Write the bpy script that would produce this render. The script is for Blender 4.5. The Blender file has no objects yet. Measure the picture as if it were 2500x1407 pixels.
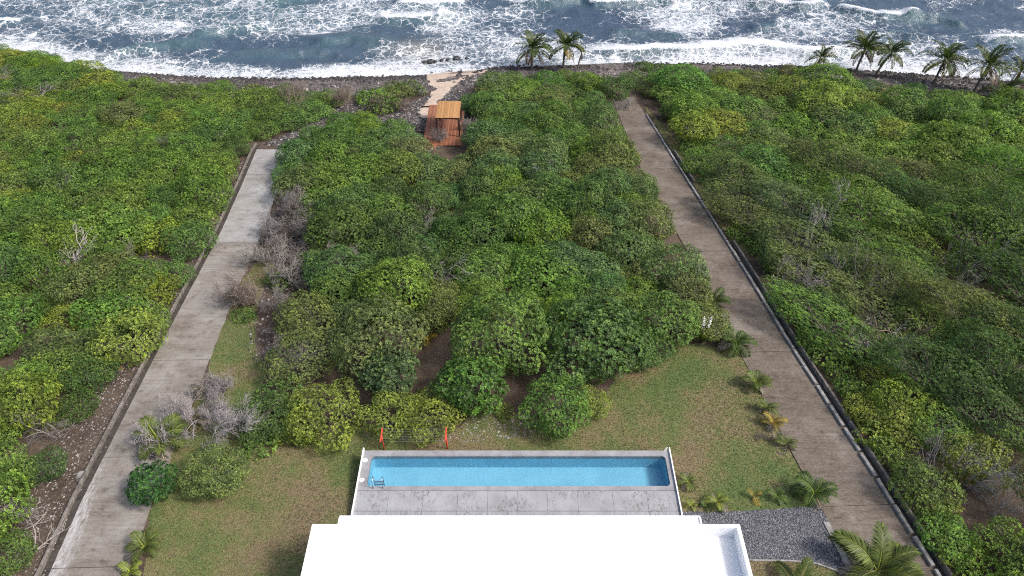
import bpy, math, random
import numpy as np
from mathutils import Vector, Matrix, Euler
from mathutils.geometry import tessellate_polygon

R = math.radians
sc = bpy.context.scene
col = sc.collection

# ------------------------------------------------------------------ camera
FPX, PITCH, CAMH = 1800.0, R(41.7), 34.7          # focal length in photo pixels (2500 wide), pitch down, height
cam = bpy.data.cameras.new('camera')
cam.sensor_width = 36.0
cam.lens = FPX / 2500 * 36
cam.clip_end = 6000
cam_o = bpy.data.objects.new('camera', cam)
cam_o.location = (0, 0, CAMH)
cam_o.rotation_euler = (R(90) - PITCH, 0, 0)
col.objects.link(cam_o)
sc.camera = cam_o

# ------------------------------------------------------------------ sky, sun, exposure
SUN_EL, SUN_AZ = 48.0, 106.0                      # soft light from the right
world = bpy.data.worlds.new('World')
sc.world = world
world.use_nodes = True
wn = world.node_tree
sky = wn.nodes.new('ShaderNodeTexSky')
sky.sky_type = 'NISHITA'
sky.sun_disc = False
sky.sun_elevation = R(SUN_EL)
sky.sun_rotation = R(SUN_AZ)
sky.air_density = 1.0
sky.dust_density = 5.0
sky.ozone_density = 1.0
bg = wn.nodes['Background']
bg.inputs['Strength'].default_value = 0.10
wn.links.new(sky.outputs[0], bg.inputs['Color'])
sun = bpy.data.lights.new('sun', 'SUN')
sun.energy = 1.5
sun.angle = R(10)
sun.color = (1.0, 0.95, 0.88)
sun_o = bpy.data.objects.new('sun', sun)
az, el = R(SUN_AZ), R(SUN_EL)
sd = Vector((math.sin(az) * math.cos(el), math.cos(az) * math.cos(el), math.sin(el)))
sun_o.rotation_euler = sd.to_track_quat('Z', 'Y').to_euler()
col.objects.link(sun_o)
vs = sc.view_settings
vs.view_transform = 'Standard'
vs.look = 'None'
vs.gamma = 1.0
vs.use_curve_mapping = False
vs.exposure = 0.95
sc.cycles.max_bounces = 6
sc.cycles.use_denoising = False
sc.cycles.filter_width = 1.1
sc.cycles.transparent_max_bounces = 8

# ------------------------------------------------------------------ pixel -> place
CT, ST = math.cos(PITCH), math.sin(PITCH)
SLOPE, Y0 = 0.155, 20.0
SEA = -12.25

def ray(u, v):
    a, b = (u - 1250) / FPX, (v - 703.5) / FPX
    return a, CT - b * ST, -ST - b * CT

def atz(u, v, z):
    d = ray(u, v); t = (z - CAMH) / d[2]
    return np.array((d[0] * t, d[1] * t, z))

def gnd(u, v, lift=0.0):                           # point on the sloping hillside under a pixel
    d = ray(u, v); t = (-CAMH + SLOPE * Y0 + lift) / (d[2] + SLOPE * d[1])
    return np.array((d[0] * t, d[1] * t, CAMH + t * d[2]))

def proj(x, y, z):
    dz = z - CAMH
    zc = y * CT - dz * ST
    up = y * ST + dz * CT
    return 1250 + FPX * x / zc, 703.5 - FPX * up / zc

def plane(y):
    return -SLOPE * (y - Y0)

SHX = np.array([-2000, -140, -100, -77.5, -61, -43, -30, -14, 0, 15, 30, 44, 58, 71, 90, 130, 2000.])
SHY = np.array([124, 124, 116, 107.5, 99.5, 96.6, 96.2, 97.3, 100.2, 101.8, 101.2, 99.8, 97.6, 95.4, 94, 92, 92.])
def shore(x):
    return np.interp(x, SHX, SHY)

def terr(x, y):
    x = np.asarray(x, float); y = np.asarray(y, float)
    p = plane(np.clip(y, 4, None))
    d = shore(x) - y
    b = SEA + np.where(d > 0, 0.10 * d, 0.22 * d) - 0.05
    hill = 2.6 * np.clip((-x - 34) / 30, 0, 1) * np.clip((y - 62) / 25, 0, 1) * np.clip(d / 9, 0, 1)
    e = np.clip((-x - 40) / 20, 0, 1)
    p = np.minimum(p + hill, SEA - .1 + (.22 + .6 * e) * d) - hill
    k = 0.25
    return np.logaddexp((p + hill) / k, b / k) * k if True else p

def gz(x, y):
    return float(terr(x, y))

# ------------------------------------------------------------------ numpy noise
def vnoise(x, y, seed=0):
    x = np.asarray(x, float); y = np.asarray(y, float)
    xi, yi = np.floor(x).astype(np.int64), np.floor(y).astype(np.int64)
    fx, fy = x - xi, y - yi
    fx = fx * fx * fx * (fx * (fx * 6 - 15) + 10); fy = fy * fy * fy * (fy * (fy * 6 - 15) + 10)
    def h(a, b):
        n = (a * 374761393 + b * 668265263 + seed * 974711) & 0x7fffffff
        n = ((n ^ (n >> 13)) * 1274126177) & 0x7fffffff
        n = (n ^ (n >> 16)) & 0xffff
        return n / 65535.0
    return (h(xi, yi) * (1 - fx) + h(xi + 1, yi) * fx) * (1 - fy) + (h(xi, yi + 1) * (1 - fx) + h(xi + 1, yi + 1) * fx) * fy

def fbm(x, y, seed=0, o=4):
    s = 0; a = 0.5
    for i in range(o):
        s = s + a * vnoise(x * 2 ** i, y * 2 ** i, seed + i); a *= 0.5
    return s / (1 - 0.5 ** o)

def inpoly(px, py, poly):
    px = np.asarray(px, float); py = np.asarray(py, float)
    r = np.zeros(px.shape, bool)
    n = len(poly)
    for i in range(n):
        x1, y1 = poly[i][:2]; x2, y2 = poly[(i + 1) % n][:2]
        c = ((y1 > py) != (y2 > py)) & (px < (x2 - x1) * (py - y1) / (y2 - y1 + 1e-12) + x1)
        r ^= c
    return r

# ------------------------------------------------------------------ materials
class NT:
    def __init__(self, name):
        self.m = bpy.data.materials.new(name); self.m.use_nodes = True
        self.t = self.m.node_tree
        self.b = self.t.nodes['Principled BSDF']
        self.out = self.t.nodes['Material Output']
    def n(self, typ, **k):
        nd = self.t.nodes.new('ShaderNode' + typ)
        for a, v in k.items():
            if hasattr(nd, a) and a not in ('inputs',):
                setattr(nd, a, v)
            else:
                self.set(nd, a, v)
        return nd
    def set(self, nd, sock, v):
        s = nd.inputs[int(sock[1:])] if sock[0] == '_' else nd.inputs[sock]
        if isinstance(v, bpy.types.NodeSocket):
            self.t.links.new(v, s)
        else:
            s.default_value = v if not (isinstance(v, tuple) and len(v) == 3 and len(s.default_value) == 4) else (*v, 1)
    def pos(self, scale=(1, 1, 1)):
        g = self.n('NewGeometry')
        mp = self.n('Mapping'); self.set(mp, 'Vector', g.outputs['Position']); self.set(mp, 'Scale', scale)
        return mp.outputs[0]
    def local(self, scale=(1, 1, 1)):
        g = self.n('TexCoord')
        mp = self.n('Mapping'); self.set(mp, 'Vector', g.outputs['Object']); self.set(mp, 'Scale', scale)
        return mp.outputs[0]
    def noise(self, vec, scale, detail=4, rough=0.55, dist=0.0):
        nd = self.n('TexNoise'); self.set(nd, 'Vector', vec); self.set(nd, 'Scale', scale)
        self.set(nd, 'Detail', detail); self.set(nd, 'Roughness', rough); self.set(nd, 'Distortion', dist)
        return nd.outputs['Fac']
    def vor(self, vec, scale, feature='F1', rand=1.0):
        nd = self.n('TexVoronoi'); nd.feature = feature
        self.set(nd, 'Vector', vec); self.set(nd, 'Scale', scale); self.set(nd, 'Randomness', rand)
        return nd
    def ramp(self, fac, stops, interp='LINEAR'):
        nd = self.n('ValToRGB'); nd.color_ramp.interpolation = interp
        el = nd.color_ramp.elements
        while len(el) < len(stops): el.new(0.5)
        for e, (p, c) in zip(el, stops):
            e.position = p; e.color = (*c, 1) if isinstance(c, tuple) else (c, c, c, 1)
        self.set(nd, 'Fac', fac)
        return nd.outputs[0]
    def math(self, op, a, b=0.0, c=0.0, clamp=False):
        nd = self.n('Math'); nd.operation = op; nd.use_clamp = clamp
        for i, v in enumerate((a, b, c)): self.set(nd, '_%d' % i, v)
        return nd.outputs[0]
    def mix(self, fac, a, b, mode='MIX'):
        nd = self.n('MixRGB'); nd.blend_type = mode
        self.set(nd, 'Fac', fac); self.set(nd, 'Color1', a); self.set(nd, 'Color2', b)
        return nd.outputs[0]
    def attr(self, name):
        nd = self.n('Attribute'); nd.attribute_name = name
        return nd
    def maprange(self, v, a, b, c, d, smooth=False):
        nd = self.n('MapRange'); nd.interpolation_type = 'SMOOTHSTEP' if smooth else 'LINEAR'
        for i, x in enumerate((v, a, b, c, d)): self.set(nd, '_%d' % i, x)
        return nd.outputs[0]
    def bump(self, h, strength=0.4, dist=0.02):
        nd = self.n('Bump'); self.set(nd, 'Height', h); self.set(nd, 'Strength', strength); self.set(nd, 'Distance', dist)
        self.set(self.b, 'Normal', nd.outputs[0])
    def base(self, c, rough=0.8, spec=0.3):
        self.set(self.b, 'Base Color', c); self.set(self.b, 'Roughness', rough); self.set(self.b, 'Specular IOR Level', spec)
        return self

M = {}
def flat(name, c, rough=0.6, spec=0.4, metal=0.0, var=0.15, scale=6.0):
    k = NT(name)
    nz = k.noise(k.pos(), scale, 4)
    f = k.maprange(nz, 0.3, 0.7, 1 - var, 1 + var)
    cc = k.mix(1.0, c, (1, 1, 1), 'MULTIPLY')
    mul = k.n('VectorMath'); mul.operation = 'SCALE'; k.set(mul, '_0', c); k.set(mul, 'Scale', f)
    k.base(mul.outputs[0], rough, spec); k.set(k.b, 'Metallic', metal)
    M[name] = k.m
    return k.m

flat('white_paint', (0.86, 0.87, 0.88), 0.6, 0.3, var=0.015, scale=0.8)
flat('white_plastic', (0.85, 0.85, 0.85), 0.35, 0.5, var=0.02)
flat('steel', (0.62, 0.64, 0.66), 0.22, 0.5, 1.0, var=0.05)
flat('red_paint', (0.62, 0.07, 0.035), 0.45, 0.5, var=0.12)
flat('line_wire', (0.14, 0.145, 0.15), 0.5, 0.4, var=0.1)
flat('dark_timber', (0.045, 0.026, 0.018), 0.7, 0.3, var=0.3)
flat('glass_dark', (0.03, 0.04, 0.05), 0.05, 0.8, var=0.05)
flat('alu', (0.12, 0.12, 0.13), 0.4, 0.5, var=0.05)

def leafmat(name, trans=0.25, rough=0.42, yellow=(1.4, 1.22, 0.75)):
    k = NT(name)
    oi = k.n('ObjectInfo')
    t = k.attr('tint').outputs['Fac']
    br = k.maprange(t, 0.0, 1.0, 0.32, 1.75)
    sc_ = k.n('VectorMath'); sc_.operation = 'SCALE'
    k.set(sc_, '_0', oi.outputs['Color']); k.set(sc_, 'Scale', br)
    yel = k.mix(1.0, sc_.outputs[0], yellow, 'MULTIPLY')
    f = k.maprange(t, 0.6, 1.0, 0.0, 0.8, True)
    c = k.mix(f, sc_.outputs[0], yel)
    k.base(c, rough + .06, 0.3)
    tr = k.n('BsdfTranslucent'); k.set(tr, 'Color', k.mix(1.0, c, (1.1, 1.2, 0.6), 'MULTIPLY'))
    mx = k.n('MixShader'); k.set(mx, 'Fac', trans)
    k.t.links.new(k.b.outputs[0], mx.inputs[1]); k.t.links.new(tr.outputs[0], mx.inputs[2])
    k.t.links.new(mx.outputs[0], k.out.inputs['Surface'])
    M[name] = k.m
leafmat('leaf')
leafmat('frond_leaf', 0.3, 0.4)

k = NT('bark')
nz = k.noise(k.local((1, 1, 0.35)), 14, 5)
k.base(k.ramp(nz, [(0.3, (0.10, 0.085, 0.07)), (0.55, (0.20, 0.175, 0.15)), (0.75, (0.33, 0.31, 0.28))]), 0.85, 0.2)
k.bump(nz, 0.6, 0.02); M['bark'] = k.m
k = NT('dead_wood')
oi = k.n('ObjectInfo')
nz = k.noise(k.local(), 9, 4)
c = k.ramp(nz, [(0.3, (0.20, 0.18, 0.17)), (0.6, (0.36, 0.335, 0.325)), (0.8, (0.50, 0.48, 0.47))])
k.base(k.mix(1.0, c, oi.outputs['Color'], 'MULTIPLY'), 0.8, 0.2); M['dead_wood'] = k.m
k = NT('palm_bark')
nz = k.noise(k.local((1, 1, 3)), 6, 5)
k.base(k.ramp(nz, [(0.3, (0.09, 0.075, 0.06)), (0.6, (0.22, 0.19, 0.155)), (0.8, (0.34, 0.31, 0.27))]), 0.85, 0.2)
k.bump(nz, 0.8, 0.03); M['palm_bark'] = k.m

# bare soil with leaf litter
k = NT('soil')
p = k.pos()
big = k.noise(p, 0.35, 5, 0.6); fine = k.noise(p, 7, 6, 0.65); sp = k.vor(p, 9.0)
c = k.ramp(big, [(0.32, (0.045, 0.033, 0.026)), (0.5, (0.085, 0.062, 0.048)), (0.68, (0.125, 0.095, 0.07))])
c = k.mix(k.maprange(fine, 0.45, 0.75, 0, 0.6), c, (0.15, 0.125, 0.10))
spk = k.math('LESS_THAN', sp.outputs['Distance'], 0.17)
pick = k.math('GREATER_THAN', k.noise(p, 2.2, 2), 0.52)
c = k.mix(k.math('MULTIPLY', k.math('MULTIPLY', spk, pick), 0.75), c, (0.36, 0.34, 0.32))
k.base(c, 0.95, 0.1); k.bump(fine, 0.8, 0.06); M['soil'] = k.m

# mown lawn
k = NT('lawn')
p = k.pos()
a = k.noise(p, 0.16, 5, 0.6, 0.6); b = k.noise(p, 0.75, 5, 0.65); d = k.noise(p, 10, 5, 0.7); e = k.noise(p, 2.6, 5, 0.65)
f = k.math('ADD', k.math('MULTIPLY', a, 0.55), k.math('ADD', k.math('MULTIPLY', b, 0.25), k.math('MULTIPLY', e, 0.2)))
c = k.ramp(f, [(0.41, (0.102, 0.159, 0.050)), (0.47, (0.146, 0.173, 0.061)), (0.52, (0.207, 0.182, 0.090)), (0.60, (0.227, 0.163, 0.105))])
c = k.mix(k.maprange(d, 0.48, 0.68, 0, 0.75), c, (0.034, 0.032, 0.018))
c = k.mix(k.maprange(k.noise(p, 13, 4, 0.7), 0.52, 0.68, 0, 0.75), c, (0.27, 0.245, 0.15))
c = k.mix(k.maprange(k.noise(p, 4.5, 4, 0.7), 0.58, 0.72, 0, 0.6), c, (0.055, 0.042, 0.028))
k.base(c, 0.95, 0.1); k.bump(d, 0.9, 0.05); M['lawn'] = k.m

# cast concrete of the drives: broom marks across, brown stains, pale worn patches
def drive(name, cols, streak, lime=None):
    k = NT(name)
    p = k.pos()
    st = k.noise(k.pos((0.5, 5.0, 1)), 1.1, 6, 0.65, 0.3)
    fine = k.noise(k.pos((2.0, 9.0, 1)), 2.4, 5, 0.7)
    big = k.noise(p, 0.32, 5, 0.6, 0.8); mid = k.noise(p, 1.6, 5, 0.62, 0.4); gr = k.noise(p, 22, 3)
    f = k.math('ADD', k.math('MULTIPLY', big, 0.5), k.math('ADD', k.math('MULTIPLY', st, 0.3), k.math('MULTIPLY', mid, 0.2)))
    c = k.ramp(f, cols)
    c = k.mix(k.maprange(fine, 0.45, 0.72, 0, streak), c, (0.36, 0.33, 0.29))
    c = k.mix(k.maprange(mid, 0.30, 0.42, 0.45, 0), c, (0.065, 0.050, 0.039))
    c = k.mix(k.maprange(gr, 0.5, 0.75, 0, 0.4), c, (0.07, 0.058, 0.047))
    sc2 = k.maprange(k.noise(k.pos((3, 1, 1)), 2.6, 7, 0.78, 1.2), 0.58, 0.70, 0, 0.6)
    c = k.mix(sc2, c, (0.42, 0.40, 0.37))
    if lime:
        at = k.attr('lime').outputs['Fac']
        l = k.maprange(k.math('ADD', at, k.math('MULTIPLY', k.math('SUBTRACT', k.noise(k.pos((5, 1.2, 1)), 1.6, 7, 0.75, 0.7), 0.5), 2.6)), 0.55, 1.1, 0, 0.85)
        c = k.mix(l, c, (0.50, 0.50, 0.51))
    k.base(c, 0.9, 0.2); k.bump(k.math('ADD', fine, k.math('MULTIPLY', gr, 0.5)), 0.5, 0.02)
    M[name] = k.m
drive('drive_brown', [(0.38, (0.085, 0.065, 0.049)), (0.47, (0.128, 0.102, 0.081)), (0.56, (0.173, 0.146, 0.121)), (0.66, (0.268, 0.242, 0.212))], 0.45)
drive('drive_grey', [(0.38, (0.150, 0.125, 0.106)), (0.47, (0.215, 0.193, 0.169)), (0.56, (0.276, 0.259, 0.238)), (0.66, (0.373, 0.360, 0.345))], 0.45, True)
drive('drive_pale', [(0.38, (0.231, 0.217, 0.201)), (0.47, (0.301, 0.294, 0.284)), (0.56, (0.362, 0.359, 0.356)), (0.66, (0.448, 0.450, 0.452))], 0.35, True)

k = NT('kerb_concrete')
p = k.pos(); nz = k.noise(p, 3, 6, 0.7); n2 = k.noise(p, 0.9, 3)
c = k.ramp(nz, [(0.32, (0.13, 0.12, 0.11)), (0.48, (0.265, 0.258, 0.25)), (0.66, (0.37, 0.366, 0.362))])
c = k.mix(k.maprange(n2, 0.5, 0.7, 0, 0.5), c, (0.24, 0.22, 0.2))
k.base(c, 0.9, 0.2); k.bump(nz, 0.6, 0.03); M['kerb_concrete'] = k.m
k = NT('wall_concrete')
p = k.pos(); nz = k.noise(p, 2.4, 6, 0.7)
c = k.ramp(nz, [(0.3, (0.075, 0.068, 0.06)), (0.5, (0.165, 0.15, 0.135)), (0.7, (0.30, 0.28, 0.26))])
k.base(c, 0.9, 0.2); k.bump(nz, 0.7, 0.04); M['wall_concrete'] = k.m
k = NT('drain_concrete')
p = k.pos(); nz = k.noise(p, 2.0, 6, 0.7)
k.base(k.ramp(nz, [(0.3, (0.035, 0.03, 0.026)), (0.6, (0.075, 0.066, 0.058)), (0.8, (0.15, 0.13, 0.11))]), 0.9, 0.2); M['drain_concrete'] = k.m

# pale polished concrete round the pool
k = NT('deck_concrete')
p = k.pos(); a = k.noise(p, 0.9, 6, 0.65, 0.5); b = k.noise(k.pos((2.2, 1, 1)), 3.5, 7, 0.75, 0.8); d = k.noise(p, 0.5, 3)
c = k.ramp(a, [(0.3, (0.27, 0.272, 0.292)), (0.5, (0.33, 0.333, 0.357)), (0.7, (0.385, 0.39, 0.415))])
m = k.math('MULTIPLY', k.maprange(b, 0.52, 0.57, 0, 1), k.maprange(d, 0.42, 0.58, 0, 0.8))
c = k.mix(m, c, (0.15, 0.147, 0.15))
k.base(c, 0.75, 0.3); k.bump(b, 0.2, 0.01); M['deck_concrete'] = k.m
k = NT('coping_concrete')
p = k.pos(); a = k.noise(p, 1.1, 6, 0.65, 0.5); b = k.noise(p, 7, 6, 0.75)
c = k.ramp(a, [(0.3, (0.22, 0.22, 0.232)), (0.5, (0.285, 0.288, 0.305)), (0.7, (0.345, 0.35, 0.37))])
c = k.mix(k.maprange(b, 0.56, 0.68, 0, 0.5), c, (0.19, 0.188, 0.19))
k.base(c, 0.8, 0.3); k.bump(b, 0.3, 0.01); M['coping_concrete'] = k.m
k = NT('pool_paint')
p = k.pos(); a = k.noise(p, 0.8, 4)
k.base(k.ramp(a, [(0.3, (0.25, 0.50, 0.64)), (0.7, (0.29, 0.56, 0.70))]), 0.6, 0.3); M['pool_paint'] = k.m
k = NT('pool_water')
p = k.pos(); w = k.noise(p, 2.5, 3)
gl = k.n('BsdfGlossy'); k.set(gl, 'Roughness', 0.03); k.set(gl, 'Color', (0.9, 0.95, 1.0))
bp = k.n('Bump'); k.set(bp, 'Height', w); k.set(bp, 'Strength', 0.12); k.set(bp, 'Distance', 0.05); k.set(gl, 'Normal', bp.outputs[0])
tp = k.n('BsdfTransparent'); k.set(tp, 'Color', (0.80, 0.93, 0.97))
fr = k.n('Fresnel'); k.set(fr, 'IOR', 1.33); k.set(fr, 'Normal', bp.outputs[0])
mx = k.n('MixShader'); k.set(mx, 'Fac', fr.outputs[0])
k.t.links.new(tp.outputs[0], mx.inputs[1]); k.t.links.new(gl.outputs[0], mx.inputs[2]); k.t.links.new(mx.outputs[0], k.out.inputs['Surface'])
M['pool_water'] = k.m

k = NT('gravel_bed')
p = k.pos(); v = k.vor(p, 16.0)
c = k.ramp(v.outputs['Color'], [(0.1, (0.047, 0.050, 0.059)), (0.5, (0.108, 0.112, 0.128)), (0.9, (0.257, 0.263, 0.284))])
k.base(c, 0.9, 0.3); k.bump(v.outputs['Distance'], 1.0, 0.05); M['gravel_bed'] = k.m
k = NT('gravel_stone')
t = k.attr('tint').outputs['Fac']
k.base(k.ramp(t, [(0.0, (0.046, 0.048, 0.057)), (0.5, (0.117, 0.121, 0.137)), (1.0, (0.325, 0.332, 0.351))]), 0.9, 0.3); M['gravel_stone'] = k.m
k = NT('beach_stone')
t = k.attr('tint').outputs['Fac']
k.base(k.ramp(t, [(0.0, (0.035, 0.032, 0.033)), (0.45, (0.085, 0.076, 0.076)), (0.75, (0.20, 0.18, 0.175)), (1.0, (0.45, 0.42, 0.40))]), 0.75, 0.4); M['beach_stone'] = k.m
k = NT('pale_stone')
t = k.attr('tint').outputs['Fac']
k.base(k.ramp(t, [(0.0, (0.06, 0.05, 0.045)), (0.5, (0.16, 0.145, 0.135)), (1.0, (0.40, 0.385, 0.37))]), 0.9, 0.2); M['pale_stone'] = k.m
k = NT('boulder')
nz = k.noise(k.local(), 4, 6, 0.7)
k.base(k.ramp(nz, [(0.3, (0.15, 0.09, 0.06)), (0.55, (0.27, 0.16, 0.11)), (0.75, (0.38, 0.29, 0.23))]), 0.9, 0.2); k.bump(nz, 0.8, 0.08); M['boulder'] = k.m
k = NT('wet_rock')
nz = k.noise(k.local(), 5, 6, 0.7)
k.base(k.ramp(nz, [(0.3, (0.02, 0.02, 0.022)), (0.7, (0.07, 0.065, 0.065))]), 0.4, 0.5); k.bump(nz, 0.8, 0.08); M['wet_rock'] = k.m

k = NT('beach')
p = k.pos(); a = k.noise(p, 0.25, 5, 0.6); v = k.vor(p, 3.5); b = k.noise(p, 6, 5)
c = k.ramp(v.outputs['Color'], [(0.1, (0.05, 0.044, 0.043)), (0.5, (0.105, 0.094, 0.09)), (0.9, (0.24, 0.22, 0.205))])
c = k.mix(k.maprange(a, 0.45, 0.65, 0, 0.5), c, (0.22, 0.193, 0.178))
c = k.mix(k.maprange(b, 0.4, 0.7, 0, 0.4), c, (0.07, 0.06, 0.058))
k.base(c, 0.9, 0.2); k.bump(v.outputs['Distance'], 1.0, 0.15); M['beach'] = k.m
k = NT('sand')
p = k.pos(); a = k.noise(p, 0.6, 6, 0.65); b = k.noise(p, 5, 6, 0.7)
c = k.ramp(a, [(0.3, (0.42, 0.335, 0.27)), (0.6, (0.55, 0.455, 0.375))])
c = k.mix(k.maprange(b, 0.5, 0.72, 0, 0.55), c, (0.26, 0.21, 0.175))
k.base(c, 0.95, 0.1); k.bump(b, 0.7, 0.06); M['sand'] = k.m
k = NT('roof_board')
oi = k.n('ObjectInfo'); nz = k.noise(k.local((18, 1.2, 1)), 2.2, 5, 0.65)
c = k.ramp(nz, [(0.3, (0.33, 0.165, 0.06)), (0.55, (0.46, 0.25, 0.10)), (0.75, (0.56, 0.33, 0.15))])
f = k.maprange(oi.outputs['Random'], 0, 1, 0.75, 1.15)
s2 = k.n('VectorMath'); s2.operation = 'SCALE'; k.set(s2, '_0', c); k.set(s2, 'Scale', f)
k.base(s2.outputs[0], 0.6, 0.35); M['roof_board'] = k.m
k = NT('deck_board')
oi = k.n('ObjectInfo'); nz = k.noise(k.local((18, 1.2, 1)), 2.2, 5, 0.65)
c = k.ramp(nz, [(0.3, (0.20, 0.075, 0.04)), (0.55, (0.30, 0.125, 0.068)), (0.75, (0.40, 0.19, 0.115))])
f = k.maprange(oi.outputs['Random'], 0, 1, 0.7, 1.25)
s2 = k.n('VectorMath'); s2.operation = 'SCALE'; k.set(s2, '_0', c); k.set(s2, 'Scale', f)
k.base(s2.outputs[0], 0.65, 0.3); M['deck_board'] = k.m
k = NT('grass_blade')
t = k.attr('tint').outputs['Fac']
k.base(k.ramp(t, [(0.0, (0.060, 0.095, 0.028)), (0.4, (0.105, 0.130, 0.045)), (0.7, (0.165, 0.150, 0.072)), (1.0, (0.27, 0.225, 0.13))]), 0.8, 0.2); M['grass_blade'] = k.m
k = NT('petal')
k.base((0.8, 0.8, 0.78), 0.6, 0.3); M['petal'] = k.m

# the sea: dark slate water, teal where waves stand up, lacy foam where the surf has churned it
k = NT('sea_water')
g = k.n('NewGeometry'); p = g.outputs['Position']
wn1 = k.n('TexNoise'); k.set(wn1, 'Vector', p); k.set(wn1, 'Scale', 0.55); k.set(wn1, 'Detail', 5.0); k.set(wn1, 'Roughness', 0.6)
wv = k.n('VectorMath'); wv.operation = 'MULTIPLY_ADD'; k.set(wv, '_0', wn1.outputs['Color']); k.set(wv, '_1', (2.2, 2.2, 0)); k.set(wv, '_2', p)
wn2 = k.n('TexNoise'); k.set(wn2, 'Vector', p); k.set(wn2, 'Scale', 2.2); k.set(wn2, 'Detail', 4.0)
wv2 = k.n('VectorMath'); wv2.operation = 'MULTIPLY_ADD'; k.set(wv2, '_0', wn2.outputs['Color']); k.set(wv2, '_1', (0.55, 0.55, 0)); k.set(wv2, '_2', wv.outputs[0])
fo = k.attr('foam').outputs['Fac']
fl = k.math('ADD', fo, k.math('MULTIPLY', k.math('SUBTRACT', k.noise(p, 0.5, 5, 0.6), 0.5), 0.65))
def lace(scale, w0, w1):
    w1 *= 0.72
    v = k.vor(wv2.outputs[0], scale, 'DISTANCE_TO_EDGE')
    w = k.maprange(fl, 0.05, 0.95, w0, w1)
    r = k.math('DIVIDE', v.outputs['Distance'], w)
    return k.maprange(r, 0.35, 1.0, 1.0, 0.0, True)
l1 = lace(0.55, 0.012, 0.20); l2 = lace(1.25, 0.004, 0.26); l3 = lace(2.8, -0.06, 0.34)
gate = k.maprange(fl, 0.02, 0.26, 0.0, 1.0, True)
lac = k.math('MAXIMUM', k.math('MULTIPLY', l1, 0.85), k.math('MAXIMUM', k.math('MULTIPLY', l2, k.maprange(fl, 0.15, 0.45, 0, 0.9)), k.math('MULTIPLY', l3, k.maprange(fl, 0.35, 0.65, 0, 0.9))))
lac = k.math('MULTIPLY', lac, gate)
veil = k.maprange(k.math('MULTIPLY', fl, k.noise(p, 1.3, 5, 0.6)), 0.25, 0.7, 0.0, 0.3)
solid = k.maprange(k.math('ADD', fo, k.math('MULTIPLY', k.math('SUBTRACT', k.noise(p, 1.6, 5, 0.65), 0.5), 0.9)), 0.85, 1.1, 0, 1, True)
foam = k.math('MAXIMUM', k.math('MAXIMUM', lac, veil), solid)
foam = k.math('MULTIPLY', foam, 1.0, clamp=True)
teal = k.attr('teal').outputs['Fac']; sh = k.attr('shoal').outputs['Fac']
wc = k.mix(teal, (0.052, 0.082, 0.128), (0.075, 0.138, 0.165))
wc = k.mix(k.maprange(fl, 0.18, 0.75, 0, 0.75, True), wc, (0.24, 0.32, 0.38))
wc = k.mix(sh, wc, (0.20, 0.19, 0.155))
c = k.mix(foam, wc, (0.66, 0.69, 0.73))
k.base(c, 0.2, 0.5)
k.set(k.b, 'Roughness', k.maprange(foam, 0, 1, 0.16, 0.85))
k.set(k.b, 'IOR', 1.33)
hb = k.math('ADD', k.math('MULTIPLY', k.noise(k.pos((1, 1.7, 1)), 1.6, 6, 0.62), 0.5), k.math('MULTIPLY', foam, 0.12))
k.bump(hb, 0.75, 0.5)
M['sea_water'] = k.m

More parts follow.
